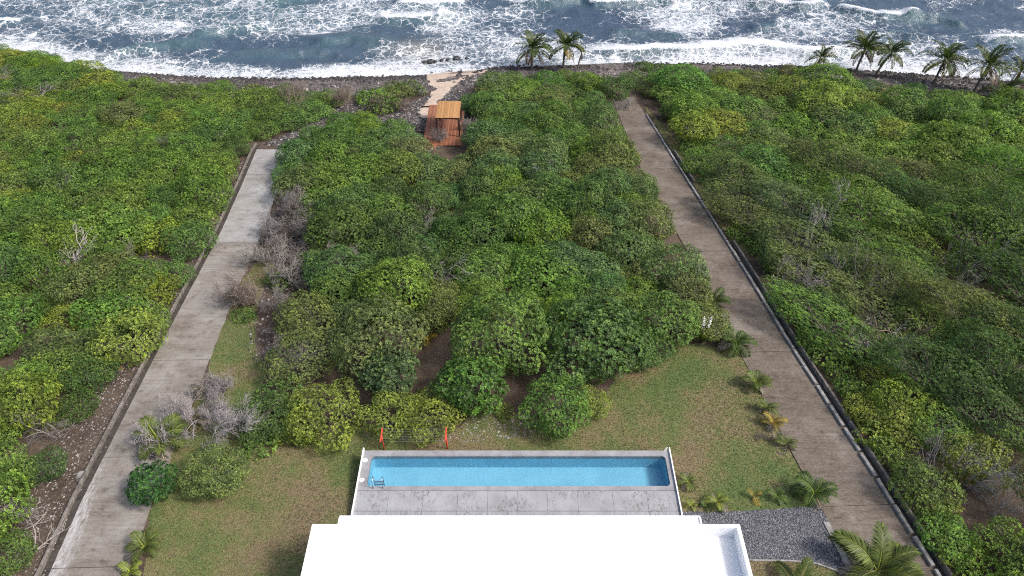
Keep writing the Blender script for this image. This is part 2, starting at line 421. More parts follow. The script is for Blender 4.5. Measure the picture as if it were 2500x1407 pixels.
# ------------------------------------------------------------------ mesh helpers
class MB:
    def __init__(self):
        self.v = []; self.f = []; self.n = 0; self.t = []
    def add(self, v, f, tint=None):
        v = np.asarray(v, float).reshape(-1, 3)
        self.v.append(v)
        f = [tuple(int(i) + self.n for i in q) for q in f]
        self.f += f
        self.t += [tint if tint is not None else 0.5] * len(f)
        self.n += len(v)
        return self
    def box(self, x0, x1, y0, y1, z0, z1):
        v = [(x, y, z) for z in (z0, z1) for y in (y0, y1) for x in (x0, x1)]
        return self.add(v, [(0, 2, 3, 1), (4, 5, 7, 6), (0, 1, 5, 4), (2, 6, 7, 3), (0, 4, 6, 2), (1, 3, 7, 5)])
    def bar(self, p0, p1, w, h, z0=0.0, ch=0.0, side=0.0):
        """bar of section w x h running from p0 to p1, bottom z0 above the points, top edges chamfered, shifted sideways"""
        p0 = np.asarray(p0, float); p1 = np.asarray(p1, float)
        d = p1 - p0; s = np.array((d[1], -d[0], 0)); s /= np.linalg.norm(s) + 1e-9
        if ch > 0:
            prof = [(-w / 2, 0), (w / 2, 0), (w / 2, h - ch), (w / 2 - ch, h), (-w / 2 + ch, h), (-w / 2, h - ch)]
        else:
            prof = [(-w / 2, 0), (w / 2, 0), (w / 2, h), (-w / 2, h)]
        n = len(prof)
        v = [q + s * (a + side) + np.array((0, 0, b + z0)) for q in (p0, p1) for a, b in prof]
        f = [(i, (i + 1) % n, n + (i + 1) % n, n + i) for i in range(n)]
        f = [q[::-1] for q in f]
        return self.add(v, f + [tuple(range(n)), tuple(range(2 * n - 1, n - 1, -1))])
    def tube(self, pts, rad, sides=6, cap=True):
        pts = np.asarray(pts, float); n = len(pts)
        rad = np.broadcast_to(np.asarray(rad, float), (n,))
        tg = np.gradient(pts, axis=0); tg /= np.linalg.norm(tg, axis=1)[:, None] + 1e-9
        ref = np.array((0, 0, 1.)) if abs(tg[0][2]) < 0.9 else np.array((1., 0, 0))
        a = np.cross(tg, ref); a /= np.linalg.norm(a, axis=1)[:, None] + 1e-9
        b = np.cross(tg, a)
        th = np.linspace(0, 2 * math.pi, sides, endpoint=False)
        v = pts[:, None, :] + rad[:, None, None] * (np.cos(th)[None, :, None] * a[:, None, :] + np.sin(th)[None, :, None] * b[:, None, :])
        f = []
        for i in range(n - 1):
            for j in range(sides):
                j2 = (j + 1) % sides
                f.append((i * sides + j, i * sides + j2, (i + 1) * sides + j2, (i + 1) * sides + j))
        if cap:
            f.append(tuple(range(sides))[::-1]); f.append(tuple((n - 1) * sides + j for j in range(sides)))
        return self.add(v.reshape(-1, 3), f)
    def mesh(self, name, m, smooth=False, tint=False):
        me = bpy.data.meshes.new(name)
        me.from_pydata(np.concatenate(self.v).tolist() if self.v else [], [], self.f)
        if m: me.materials.append(M[m])
        if tint: setattr_f(me, 'tint', self.t)
        if smooth: me.polygons.foreach_set('use_smooth', [True] * len(me.polygons))
        me.update()
        return me

def setattr_f(me, name, vals, domain='FACE'):
    a = me.attributes.new(name, 'FLOAT', domain)
    a.data.foreach_set('value', np.asarray(vals, np.float32))

def quads(name, V, m, tint=None, nv=4):
    """V: (n, nv, 3) separate little faces, built fast"""
    V = np.asarray(V, np.float32); n = len(V)
    me = bpy.data.meshes.new(name)
    me.vertices.add(n * nv); me.vertices.foreach_set('co', V.reshape(-1))
    me.loops.add(n * nv); me.loops.foreach_set('vertex_index', np.arange(n * nv, dtype=np.int32))
    me.polygons.add(n)
    me.polygons.foreach_set('loop_start', np.arange(0, n * nv, nv, dtype=np.int32))
    if tint is not None: setattr_f(me, 'tint', tint)
    me.materials.append(M[m])
    me.update(); me.validate()
    return me

def grid_mesh(name, xs, ys, zfun, m, keep=None):
    X, Y = np.meshgrid(xs, ys)
    Z = zfun(X, Y)
    nx, ny = len(xs), len(ys)
    idx = np.arange(nx * ny).reshape(ny, nx)
    F = np.stack([idx[:-1, :-1], idx[:-1, 1:], idx[1:, 1:], idx[1:, :-1]], -1).reshape(-1, 4)
    if keep is not None:
        cx = (X[:-1, :-1] + X[1:, 1:]).reshape(-1) / 2; cy = (Y[:-1, :-1] + Y[1:, 1:]).reshape(-1) / 2
        F = F[keep(cx, cy)]
    V = np.stack([X, Y, Z], -1).reshape(-1, 3)
    me = bpy.data.meshes.new(name)
    me.vertices.add(len(V)); me.vertices.foreach_set('co', V.astype(np.float32).reshape(-1))
    me.loops.add(F.size); me.loops.foreach_set('vertex_index', F.astype(np.int32).reshape(-1))
    me.polygons.add(len(F)); me.polygons.foreach_set('loop_start', np.arange(0, F.size, 4, dtype=np.int32))
    me.polygons.foreach_set('use_smooth', np.ones(len(F), bool))
    me.materials.append(M[m]); me.update(); me.validate()
    return me, X, Y

def obj(name, me, parent=None, loc=None, rot=None, scale=None, color=None):
    o = bpy.data.objects.new(name, me)
    col.objects.link(o)
    if parent is not None: o.parent = parent
    if loc is not None: o.location = [float(q) for q in loc]
    if rot is not None: o.rotation_euler = rot
    if scale is not None: o.scale = scale
    if color is not None: o.color = (*color, 1)
    return o

def tag(o, label=None, cat=None, group=None, kind=None):
    if label: o['label'] = label
    if cat: o['category'] = cat
    if group: o['group'] = group
    if kind: o['kind'] = kind
    return o

def thing(name, label, cat, loc=(0, 0, 0), rz=0.0, group=None, scale=None):
    o = obj(name, None, None, loc, (0, 0, rz), scale)
    o.empty_display_size = 0.3
    return tag(o, label, cat, group)

def struct(name, me):
    return tag(obj(name, me), kind='structure')

_ones = ['', 'first', 'second', 'third', 'fourth', 'fifth', 'sixth', 'seventh', 'eighth', 'ninth', 'tenth', 'eleventh', 'twelfth', 'thirteenth',
         'fourteenth', 'fifteenth', 'sixteenth', 'seventeenth', 'eighteenth', 'nineteenth', 'twentieth']
def ordw(i):
    if i <= 20: return _ones[i]
    t = {2: 'twenty', 3: 'thirty', 4: 'forty', 5: 'fifty'}[i // 10]
    return t + '-' + _ones[i % 10] if i % 10 else t[:-1] + 'ieth'

def wobble(poly, step=0.5, amp=0.12, seed=1):
    """densify a ground outline and give it an uneven edge"""
    out = []
    n = len(poly)
    for i in range(n):
        a = np.asarray(poly[i][:2], float); b = np.asarray(poly[(i + 1) % n][:2], float)
        L = np.linalg.norm(b - a); m = max(1, int(L / step))
        nr = np.array((b[1] - a[1], a[0] - b[0])) / (L + 1e-9)
        for j in range(m):
            q = a + (b - a) * j / m
            w = (fbm(q[0] * 0.9, q[1] * 0.9, seed) - 0.5) * 2 * amp
            out.append(q + nr * w)
    return out

def sheet(name, poly, lift, m, hole=None):
    pts = [Vector((float(q[0]), float(q[1]), 0)) for q in poly]
    loops = [pts]
    if hole:
        hp = [Vector((float(q[0]), float(q[1]), 0)) for q in hole]
        loops = [pts, hp]; pts = pts + hp
    tris = tessellate_polygon(loops)
    v = [(q.x, q.y, float(terr(q.x, q.y)) + lift) for q in pts]
    me = bpy.data.meshes.new(name)
    fs = []
    for t in tris:
        a, b, c = (np.array(v[i]) for i in t)
        fs.append(t if np.cross(b - a, c - a)[2] > 0 else t[::-1])
    me.from_pydata(v, [], fs); me.materials.append(M[m]); me.update()
    return me

def px(*pts):
    return [gnd(*p)[:2] for p in pts]

rng = np.random.default_rng(7)
random.seed(7)

# ================================================================== THE SETTING
def axis(lo, hi, step, far_lo, far_hi, grow=1.35):
    a = list(np.arange(lo, hi + 1e-6, step))
    s = step; q = hi
    while q < far_hi: s *= grow; q += s; a.append(q)
    s = step; q = lo; pre = []
    while q > far_lo: s *= grow; q -= s; pre.append(q)
    return np.array(pre[::-1] + a)

me, _, _ = grid_mesh('ground', axis(-90, 90, 0.6, -1800, 1800), axis(8, 116, 0.6, -1500, 150), lambda X, Y: terr(X, Y) + 0.0, 'soil',
                     lambda cx, cy: ~((cx > -8.3) & (cx < 8.85) & (cy > 19.2) & (cy < 24.9)))
struct('ground', me)

# --- sea
xs = axis(-112, 112, 0.3, -2500, 2500, 1.25); ys = axis(88, 150, 0.22, 87, 4000, 1.22)
Xg, Yg = np.meshgrid(xs, ys)
Z = np.zeros_like(Xg); foam = np.zeros_like(Xg); teal = np.zeros_like(Xg)
near = np.clip((Yg - shore(Xg)) / 8, 0.06, 1)
wob = (fbm(Xg * 0.06, Yg * 0.06, 3) - 0.5) * 9
for lam, amp, ang, sd_ in ((11.0, 0.20, 0.05, 5), (6.5, 0.13, -0.25, 6), (3.6, 0.08, 0.3, 8)):
    ph = (Yg * math.cos(ang) + Xg * math.sin(ang) + wob) * 2 * math.pi / lam + 3 * fbm(Xg * 0.1, Yg * 0.1, sd_)
    w = np.sin(ph); w = np.sign(w) * np.abs(w) ** 0.9
    Z += amp * w * (0.5 + fbm(Xg * 0.08, Yg * 0.08, sd_ + 20))
Z += (fbm(Xg * 0.55, Yg * 0.8, 31, 4) - 0.5) * 0.5
Z *= near
def crest(pts, amp, fv, back=2.6, front=0.9, fw=2.6):
    global Z, foam, teal
    w = np.array([atz(u, v, SEA)[:2] for u, v in pts])
    o = np.argsort(w[:, 0]); w = w[o]
    yc = np.interp(Xg, w[:, 0], w[:, 1]) + (fbm(Xg * 0.35, Xg * 0 + amp * 9, 44) - 0.5) * 1.2
    x0, x1 = w[0, 0], w[-1, 0]; L = x1 - x0
    m = np.clip(np.minimum(Xg - x0 + L * 0.06, x1 + L * 0.06 - Xg) / (0.22 * L), 0, 1); m = m * m * (3 - 2 * m)
    d = Yg - yc
    h = np.where(d > 0, np.exp(-(d / back) ** 2), np.exp(-(d / front) ** 2))
    Z += 1.35 * amp * m * h
    teal += np.clip(amp, 0, 0.6) * m * np.exp(-((d + 0.5) / 1.3) ** 2)
    if fv > 0:
        fz = np.where(d > 0, np.exp(-(d / (fw * (0.6 + fbm(Xg * 0.4, Yg * 0.4, 77)))) ** 2), np.exp(-(d / 0.35) ** 2))
        foam = np.maximum(foam, fv * 1.28 * m * fz)
        foam -= 0.35 * m * np.exp(-((d + 1.3) / 0.8) ** 2)
for c_ in ([[(1400, 134), (1560, 134), (1700, 130), (1850, 120), (1960, 137), (2100, 128)], 0.75, 1.0],
           [[(1240, 14), (1340, 17), (1420, 10), (1450, 18), (1530, 15), (1600, 8), (1680, 12)], 0.85, 1.0],
           [[(1755, -6), (1830, 10), (1900, 17), (1950, 25), (2025, 10)], 0.9, 1.0],
           [[(2040, 26), (2150, 50), (2240, 47)], 0.8, 1.0], [[(2200, 50), (2280, 52), (2360, 70)], 0.7, 0.0],
           [[(910, 46), (1010, 51), (1100, 46)], 0.7, 1.0], [[(1060, 50), (1120, 40), (1160, 38)], 0.5, 0.0],
           [[(960, 15), (1050, 19), (1140, 12)], 0.5, 0.9], [[(590, 2), (680, 5), (760, -2)], 0.6, 1.0], [[(200, 1), (270, 3), (330, -2)], 0.6, 1.0],
           [[(-60, 66), (0, 62), (50, 56)], 0.5, 0.9], [[(250, 146), (330, 124), (420, 113), (520, 106)], 0.7, 0.0],
           [[(460, 98), (560, 78), (660, 68)], 0.7, 0.0], [[(760, 112), (860, 98), (960, 112)], 0.5, 0.0], [[(560, 128), (700, 136), (830, 122)], 0.4, 0.0],
           [[(2400, 108), (2500, 100), (2620, 102)], 0.6, 1.0], [[(1480, 90), (1580, 88), (1680, 94)], 0.5, 0.0], [[(1830, 70), (1900, 64), (2000, 84)], 0.5, 0.0],
           [[(1620, 20), (1720, 12), (1800, 30)], 0.6, 0.0], [[(2080, 96), (2180, 82), (2280, 96)], 0.5, 0.0],
           [[(0, -40), (500, -44), (900, -36)], 0.7, 0.9], [[(1100, -52), (1600, -44), (2300, -50)], 0.7, 0.8], [[(300, -95), (1200, -90), (2400, -98)], 0.7, 0.6]):
    crest(*c_)
PU, PV = proj(Xg, Yg, SEA)
den = np.full_like(Xg, 0.15)
for u, v, ru, rv, a in ((380, 55, 380, 55, .34), (60, 135, 160, 45, .5), (330, 165, 260, 28, .42), (740, 45, 240, 45, .28), (1000, 30, 150, 34, .32), (860, 178, 460, 16, .5),
                        (1120, 100, 200, 40, .26), (1680, 55, 110, 40, .5), (1830, 92, 120, 22, .5), (2060, 62, 130, 30, .4), (2250, 120, 260, 32, .3), (2420, 165, 180, 26, .5),
                        (1350, 118, 150, 36, .3), (1750, 158, 420, 16, .38), (2200, 185, 220, 18, .5), (1880, 24, 140, 22, .34), (2000, 130, 200, 18, .3), (540, 170, 90, 22, .3),
                        (680, 128, 160, 30, -.5), (900, 78, 110, 26, -.32), (1440, 45, 160, 26, -.16), (2400, 36, 150, 34, -.22), (1300, 60, 100, 30, -.1), (1780, 84, 60, 12, -.2), (1560, 88, 110, 12, -.25), (700, 155, 90, 14, -.35)):
    den += a * (.72 if a > 0 else .6) * np.exp(-((PU - u) / ru) ** 2 - ((PV - v) / rv) ** 2)
den += 0.8 * (fbm(Xg * 0.11, Yg * 0.2, 51, 4) - 0.5)
sdist = Yg - shore(Xg) - (fbm(Xg * 0.22, Xg * 0, 61) - 0.5) * 3.2
den += 0.66 * np.exp(-np.clip(sdist, 0, None) / 1.8) * (sdist > -3)
den *= np.where(Yg > 150, 0.75, 1.0)
foam = np.clip(np.maximum(den + np.minimum(foam, 0), foam), 0, 1.3)
shoal = 0.75 * np.exp(-((PU - 1030) / 70) ** 2 - ((PV - 128) / 26) ** 2) + 0.25 * np.exp(-np.clip(sdist, 0, None) / 3)
teal = np.clip(teal + 0.55 * np.exp(-((PU - 520) / 420) ** 2 - ((PV - 25) / 50) ** 2) + 0.5 * (fbm(Xg * .07, Yg * .1, 91) - .4), 0, 1)
me, _, _ = grid_mesh('sea', xs, ys, lambda X, Y: SEA + Z, 'sea_water')
for nm, A in (('foam', foam), ('teal', teal), ('shoal', shoal)):
    setattr_f(me, nm, A.reshape(-1), 'POINT')
struct('sea', me)

# --- beach of grey pebbles and the pale sand path down to the water
bx = np.arange(-88, 88, 0.5); by = np.arange(70, 106, 0.5)
rubble = [(640, 352), (700, 330), (745, 300), (800, 255), (880, 245), (960, 262), (1035, 240), (1060, 230), (1145, 215), (1140, 300), (1125, 345), (1040, 370), (960, 330), (900, 300), (820, 300), (760, 335), (715, 370)]
rub_g = px(*rubble)
def keep(cx, cy):
    d = shore(cx) - cy
    return ((d < 6 + 4 * fbm(cx * 0.3, cy * 0.3, 5)) & (d > -5)) | inpoly(cx + (fbm(cx, cy, 6) - .5), cy, rub_g)
me, _, _ = grid_mesh('beach', bx, by, lambda X, Y: terr(X, Y) + 0.03, 'beach', keep)
struct('beach', me)
sp = [gnd(u, v)[:2] for u, v in ((1026, 262), (1057, 232), (1066, 218), (1050, 205), (1040, 190), (1046, 178), (1095, 176), (1144, 172), (1190, 174), (1180, 184), (1140, 190), (1124, 200), (1096, 226), (1075, 250), (1062, 275), (1050, 290), (1028, 290))]
struct('sand_path', sheet('sand_path', wobble(sp, 0.35, 0.9, 4), 0.05, 'sand'))

# --- lawn
lawn = [(300, 2000), (345, 1407), (372, 1240), (405, 1130), (452, 1030), (485, 960), (520, 860), (545, 790), (585, 700), (620, 640), (655, 600), (672, 640), (650, 700), (622, 760), (620, 830), (650, 920), (610, 1010), (640, 1068), (720, 1064),
        (860, 1045), (1120, 1046), (1150, 1005), (1250, 1015), (1380, 1035), (1450, 995), (1500, 930), (1580, 866), (1690, 842), (1790, 852), (1815, 866), (1850, 940), (1900, 1040), (1945, 1120), (2010, 1240), (2055, 1330), (2098, 1407), (2420, 2000)]
lawn_g = wobble(px(*lawn), 0.5, 0.35, 8)
struct('lawn', sheet('lawn', lawn_g, 0.012, 'lawn', [(-8.3, 15.5), (8.8, 15.5), (8.8, 24.95), (-8.3, 24.95)]))
# strip of rough grass beside the right-hand drive's outer wall
vg = [(1575, 262), (1640, 330), (1705, 420), (1760, 500), (1800, 560), (1835, 620), (1800, 622), (1740, 528), (1690, 450), (1640, 370), (1590, 290)]
struct('grass_verge', sheet('grass_verge', wobble(px(*vg), 0.5, 0.3, 9), 0.014, 'lawn'))

# --- gravel yard
gr = [(1650, 1249), (1760, 1251), (1850, 1247), (2006, 1236), (2098, 1410), (2068, 1403), (1989, 1375), (1928, 1369), (1780, 1367), (1650, 1367)]
gr_g = px(*gr)
gr_o = struct('gravel_yard', sheet('gravel_yard', wobble(gr_g, 0.5, 0.08, 3), 0.03, 'gravel_bed'))
# loose chips of the yard, uncountable
def stones(n, inside, size, flat_=0.7, seed=3, lift=0.0, box=None, tpow=1.0):
    rg = np.random.default_rng(seed)
    phi = (1 + 5 ** 0.5) / 2
    octv = np.array([(1, 0, 0), (-1, 0, 0), (0, 1, 0), (0, -1, 0), (0, 0, 1), (0, 0, -1)], float)
    octf = np.array([(0, 2, 4), (2, 1, 4), (1, 3, 4), (3, 0, 4), (2, 0, 5), (1, 2, 5), (3, 1, 5), (0, 3, 5)])
    pts = np.zeros((0, 2))
    while len(pts) < n:
        q = rg.uniform((box[0], box[2]), (box[1], box[3]), (n * 3, 2))
        q = q[inside(q[:, 0], q[:, 1])]
        pts = np.concatenate([pts, q])
        if len(q) == 0: break
    pts = pts[:n]; n = len(pts)
    s = rg.uniform(size[0], size[1], n) * rg.uniform(0.6, 1.0, n)
    a = rg.uniform(0, 6.28, n)
    v = octv[None] * (0.75 + 0.5 * rg.random((n, 6, 1))) * s[:, None, None]
    v[:, :, 2] *= flat_
    v[:, :, 0] *= rg.uniform(0.8, 1.5, (n, 1))
    ca, sa = np.cos(a)[:, None], np.sin(a)[:, None]
    x = v[:, :, 0] * ca - v[:, :, 1] * sa; y = v[:, :, 0] * sa + v[:, :, 1] * ca
    z = v[:, :, 2] + terr(pts[:, 0], pts[:, 1])[:, None] + lift
    V = np.stack([x + pts[:, :1], y + pts[:, 1:], z], -1)
    T = V[:, octf].reshape(-1, 3, 3)
    return T, np.repeat(rg.random(n) ** tpow, 8)
T, t = stones(16000, lambda x, y: inpoly(x, y, gr_g) , (0.025, 0.05), 0.7, 3, 0.035, (9, 20, 16, 22))
tag(obj('gravel_chips', quads('gravel_chips', T, 'gravel_stone', t, 3), ), 'loose dark grey chippings covering the gravel yard', 'gravel', kind='stuff')

# stones of the beach
def on_beach(x, y):
    d = shore(x) - y
    return (d > -1.2) & (d < 6.5) & ~(inpoly(x, y, sp) & (fbm(x * .8, y * .8, 14) < .62))
T, t = stones(9000, lambda x, y: on_beach(x, y) & (fbm(x * .2, y * .6, 12) > 0.42 + 0.1 * (shore(x) - y > 3)), (0.10, 0.34), 0.7, 5, 0.05, (-86, 86, 86, 106), 1.5)
cy_ = T[:, :, 1].mean(1); cx_ = T[:, :, 0].mean(1)
t = t * np.clip((shore(cx_) - cy_ + .5) / 4, .12, 1)
tag(obj('beach_stones', quads('beach_stones', T, 'beach_stone', t, 3)), 'dark rounded stones heaped along the water line', 'stones', kind='stuff')
T, t = stones(7000, lambda x, y: inpoly(x, y, rub_g) & ~inpoly(x, y, sp), (0.05, 0.22), 0.6, 6, 0.04, (-30, 0, 66, 96), 2.4)
tag(obj('rubble_stones', quads('rubble_stones', T, 'beach_stone', t, 3)), 'broken grey stones round the timber deck', 'stones', kind='stuff')

# ================================================================== THE TWO DRIVES
LL = [(-21.9, 12.0), (-22.5, 17.4), (-23.15, 21.9), (-23.75, 28.1), (-24.35, 34.9), (-25.0, 43.1), (-25.75, 52.4), (-26.9, 62.0), (-28.0, 70.4)]
LR = [(-18.2, 12.0), (-18.76, 17.4), (-19.3, 21.7), (-19.9, 28.2), (-20.6, 34.9), (-21.35, 43.0), (-22.1, 52.4), (-23.2, 62.0), (-24.3, 70.9)]
RL = [(16.95, 12.0), (16.75, 17.4), (16.5, 21.6), (16.05, 27.8), (15.65, 34.9), (14.95, 46.2), (14.2, 56.0), (13.3, 66.8), (12.9, 89.8)]
RR = [(20.8, 12.0), (20.5, 18.2), (20.2, 22.4), (19.88, 26.9), (19.2, 35.7), (18.68, 45.4), (18.02, 55.1), (17.2, 66.8), (15.75, 90.2)]
def edge(E, y):
    E = np.array(E); return np.interp(y, E[:, 1], E[:, 0])
def slab(El, Er, y0, y1, lift, m, lime=None, skew=0.0, jag=0.0, seed=0):
    n = max(2, int((y1 - y0) / 0.5) + 1); nx = 8
    yy = np.linspace(y0, y1, n)
    V = []; lm = []
    for y in yy:
        a, b = float(edge(El, y)), float(edge(Er, y))
        b += (fbm(y * 1.3, 3.3, seed) - 0.5) * jag
        for j in range(nx + 1):
            x = a + (b - a) * j / nx
            ys_ = y + skew * (j / nx - .5)
            V.append((x, ys_, plane(ys_) + lift)); lm.append(lime(j / nx, y) if lime else 0)
    f = [(i * (nx + 1) + j, i * (nx + 1) + j + 1, (i + 1) * (nx + 1) + j + 1, (i + 1) * (nx + 1) + j) for i in range(n - 1) for j in range(nx)]
    base = len(V)
    ring = [j for j in range(nx + 1)] + [i * (nx + 1) + nx for i in range(1, n)] + [(n - 1) * (nx + 1) + j for j in range(nx - 1, -1, -1)] + [i * (nx + 1) for i in range(n - 2, 0, -1)]
    for r in ring: V.append((V[r][0], V[r][1], V[r][2] - 0.16)); lm.append(0)
    L = len(ring)
    f += [(ring[(i + 1) % L], ring[i], base + i, base + (i + 1) % L) for i in range(L)]
    me = bpy.data.meshes.new('slab'); me.from_pydata(V, [], f); me.materials.append(M[m]); me.update()
    setattr_f(me, 'lime', lm, 'POINT')
    return me
JG = 0.03
road = tag(obj('left_drive', None, None, (0, 0, 0)), kind='structure')
lj = [12.0, 17.9, 25.2, 34.0, 43.4, 50.0, 57.6, 64.0, 70.6]
for i in range(len(lj) - 1):
    def lime(s, y):
        return float(np.clip(1.0 - abs(s - 0.10 - 0.006 * max(0, 24 - y)) * 4.0, 0, 1) * .85 * np.clip((27 - y) / 6, 0, 1) + 0.5 * np.clip(1 - s * 14, 0, 1))
    obj('road_slab', slab(LL, LR, lj[i] + JG / 2, lj[i + 1] - JG / 2, 0.05 + 0.012 * (i % 2), 'drive_grey' if lj[i] < 49 else 'drive_pale', lime, 0.12, 0.25 if lj[i] < 40 else 0.05, i), road)
road2 = tag(obj('right_drive', None, None, (0, 0, 0)), kind='structure')
rj = [12.0, 21.7, 26.8, 34.9, 42.2, 48.5, 56.2, 67.2, 77.5, 90.0]
for i in range(len(rj) - 1):
    obj('road_slab', slab(RL, RR, rj[i] + JG / 2, rj[i + 1] - JG / 2, 0.05 + 0.012 * (i % 2), 'drive_brown', None, 0.15, 0.06, i + 20), road2)
# pale concrete strip between the right drive and the gravel
mb = MB()
for y0, y1 in ((13.0, 15.0), (15.0, 17.0), (17.0, 19.0), (19.0, 20.6)):
    a = (edge(RL, y0) - 0.16, y0, plane(y0)); b = (edge(RL, y1) - 0.16, y1, plane(y1)); mb.bar(a, b, 0.30, 0.09, 0.0)
tag(obj('concrete_edging', mb.mesh('concrete_edging', 'kerb_concrete')), 'pale flush concrete strip dividing gravel yard from right drive', 'edging')
mb = MB()
eg = [gnd(1500, 1369), gnd(1790, 1369), gnd(1930, 1371), gnd(1991, 1377), gnd(2070, 1405), gnd(2086, 1424)]
for a, b in zip(eg, eg[1:]): mb.bar(a, b, 0.08, 0.09, 0.0)
tag(obj('gravel_border', mb.mesh('gravel_border', 'kerb_concrete')), 'thin curved concrete border along the near side of the gravel yard', 'edging')

# kerb stones, drain and low wall on the sea-facing right drive
kerb = thing('kerb', 'line of pale kerb stones along the right side of right drive', 'kerb', (20.5, 18, plane(18)))
L0 = np.array(kerb.location)
y = 12.2; nk = 0
while y < 81:
    ln = 1.78 + random.uniform(-0.1, 0.12)
    y1 = y + ln
    j = random.uniform(-0.02, 0.02)
    a = np.array((edge(RR, y) + 0.13 + j, y, plane(y))) - L0; b = np.array((edge(RR, y1) + 0.13 - j, y1, plane(y1))) - L0
    w = random.uniform(0.19, 0.24)
    obj('kerb_stone', MB().bar(a, b, w, 0.24 + random.uniform(-.015, .02), -0.02, 0.03).mesh('kerb_stone', 'kerb_concrete'), kerb)
    y = y1 + random.choice((0.1, 0.14, 0.2))
mb = MB(); yy = np.arange(12, 80, 2.0)
for a, b in zip(yy, yy[1:]):
    mb.bar((edge(RR, a) + 0.40, a, plane(a)), (edge(RR, b) + 0.40, b, plane(b)), 0.3, 0.03, 0.0)
tag(obj('drain_channel', mb.mesh('drain_channel', 'drain_concrete')), 'dark drain channel behind the pale kerb of right drive', 'drain')
mb = MB()
for a, b in zip(yy, yy[1:]):
    if 12 <= a <= 48 or 60 < a < 70:
        mb.bar((edge(RR, a) + 0.64, a, plane(a)), (edge(RR, b - 0.03) + 0.64, b - 0.03, plane(b - 0.03)), 0.17, 0.42, -0.05, 0.03)
tag(obj('low_wall', mb.mesh('low_wall', 'wall_concrete')), 'low weathered concrete wall behind the drain of right drive', 'wall')
# the left drive's gutter and retaining wall
mb = MB(); yl = np.arange(12, 72.1, 2.0)
for a, b in zip(yl, yl[1:]):
    mb.bar((edge(LL, a) - 0.20, a, plane(a)), (edge(LL, b) - 0.20, b, plane(b)), 0.38, 0.03, 0.0)
tag(obj('gutter', mb.mesh('gutter', 'drain_concrete')), 'dark gutter between left drive and its retaining wall', 'drain')
mb = MB()
for a, b in zip(yl, yl[1:]):
    mb.bar((edge(LL, a) - 0.48, a, plane(a)), (edge(LL, b) - 0.48, b, plane(b)), 0.16, 0.34, -0.05, 0.03)
tag(obj('retaining_wall', mb.mesh('retaining_wall', 'wall_concrete')), 'low grey retaining wall along the outer side of left drive', 'wall')

# ================================================================== TERRACE AND POOL
TX0, TX1, TY0, TY1 = -8.42, 8.92, 18.3, 25.02
PX0, PX1, PY0, PY1 = -7.9, 8.6, 22.70, 24.66
ZT = 0.10
ter = thing('pool_terrace', 'pale concrete terrace with a long blue lap pool behind the white house', 'terrace', (0, 22, -1.0))
TL = np.array((0, 22, -1.0))
def tpart(name, mb, m, parent=None, smooth=False):
    for i in range(len(mb.v)): mb.v[i] = mb.v[i] - TL
    return obj(name, mb.mesh(name, m, smooth), parent or ter)
tpart('deck_base', MB().box(TX0 + .02, TX1 - .02, TY0, 22.40, -1.4, ZT - 0.045), 'coping_concrete')
seams = [TX0 + 0.06, -6.61, -4.75, -2.91, -1.3, 0.31, 1.88, 3.51, 5.39, 7.23, TX1 - 0.06]
for i in range(10):
    for (a, b) in ((21.19, 22.40), (TY0 + .02, 21.17)):
        g_ = 0.006
        tpart('paving_slab', MB().box(seams[i] + g_, seams[i + 1] - g_, a, b - .012, ZT - 0.043, ZT - random.uniform(0, 0.004)), 'deck_concrete')
# coping ring with rounded inner corners
rad = 0.22; arc = 6
inner = []; outer = []
for cx, cy, a0, ox, oy in ((PX1 - rad, PY1 - rad, 0, TX1, TY1), (PX0 + rad, PY1 - rad, 90, TX0, TY1), (PX0 + rad, PY0 + rad, 180, TX0, 22.415), (PX1 - rad, PY0 + rad, 270, TX1, 22.415)):
    for j in range(arc + 1):
        a = R(a0 + 90 * j / arc)
        inner.append((cx + rad * math.cos(a), cy + rad * math.sin(a))); outer.append((ox, oy))
n = len(inner); V = []
for (q, z) in ((outer, ZT), (inner, ZT), (inner, ZT - 0.28), (outer, -1.5)):
    V += [(x, y, z) for x, y in q]
F = []
for i in range(n):
    j = (i + 1) % n
    F += [(i, j, n + j, n + i), (n + i, n + j, 2 * n + j, 2 * n + i), (3 * n + i, 3 * n + j, j, i)]
F2 = []
for q in F:                                         # drop degenerate corners
    vs_ = []
    for i in q:
        if not any(np.allclose(V[i], V[k_]) for k_ in vs_): vs_.append(i)
    if len(vs_) > 2: F2.append(tuple(vs_))
mb = MB(); mb.add(V, F2); tpart('coping', mb, 'coping_concrete')
V = [(x, y, z) for z in (ZT - 0.26, -1.02) for x, y in [((a - .35) * 1.001 + .35, (b - 23.68) * 1.004 + 23.68) for a, b in inner]]
F = [(n + i, n + (i + 1) % n, (i + 1) % n, i)[::-1] for i in range(n)] + [tuple(range(n, 2 * n))]
mb = MB(); mb.add(V, F); tpart('basin', mb, 'pool_paint')
V = [((a - .35) * 1.0005 + .35, (b - 23.68) * 1.002 + 23.68, ZT - 0.10) for a, b in inner]
mb = MB(); mb.add(V, [tuple(range(n))]); tpart('water', mb, 'pool_water')
for sx, x0 in ((-1, TX0 - 0.005), (1, TX1 - 0.055)):
    tpart('side_rail', MB().box(x0, x0 + 0.065, TY0, TY1 + 0.12, -0.2, ZT + 0.12), 'white_paint')
mb = MB(); mb.tube([(TX1 - 0.30, TY1 - 0.02, ZT), (TX1 - 0.14, TY1 + 0.10, ZT + 0.18)], 0.03, 6)
mb.tube([(TX1 - 0.06, TY1 - 0.06, ZT), (TX1 - 0.03, TY1 + 0.11, ZT + 0.17)], 0.025, 6)
tpart('rail_brace', mb, 'white_paint')
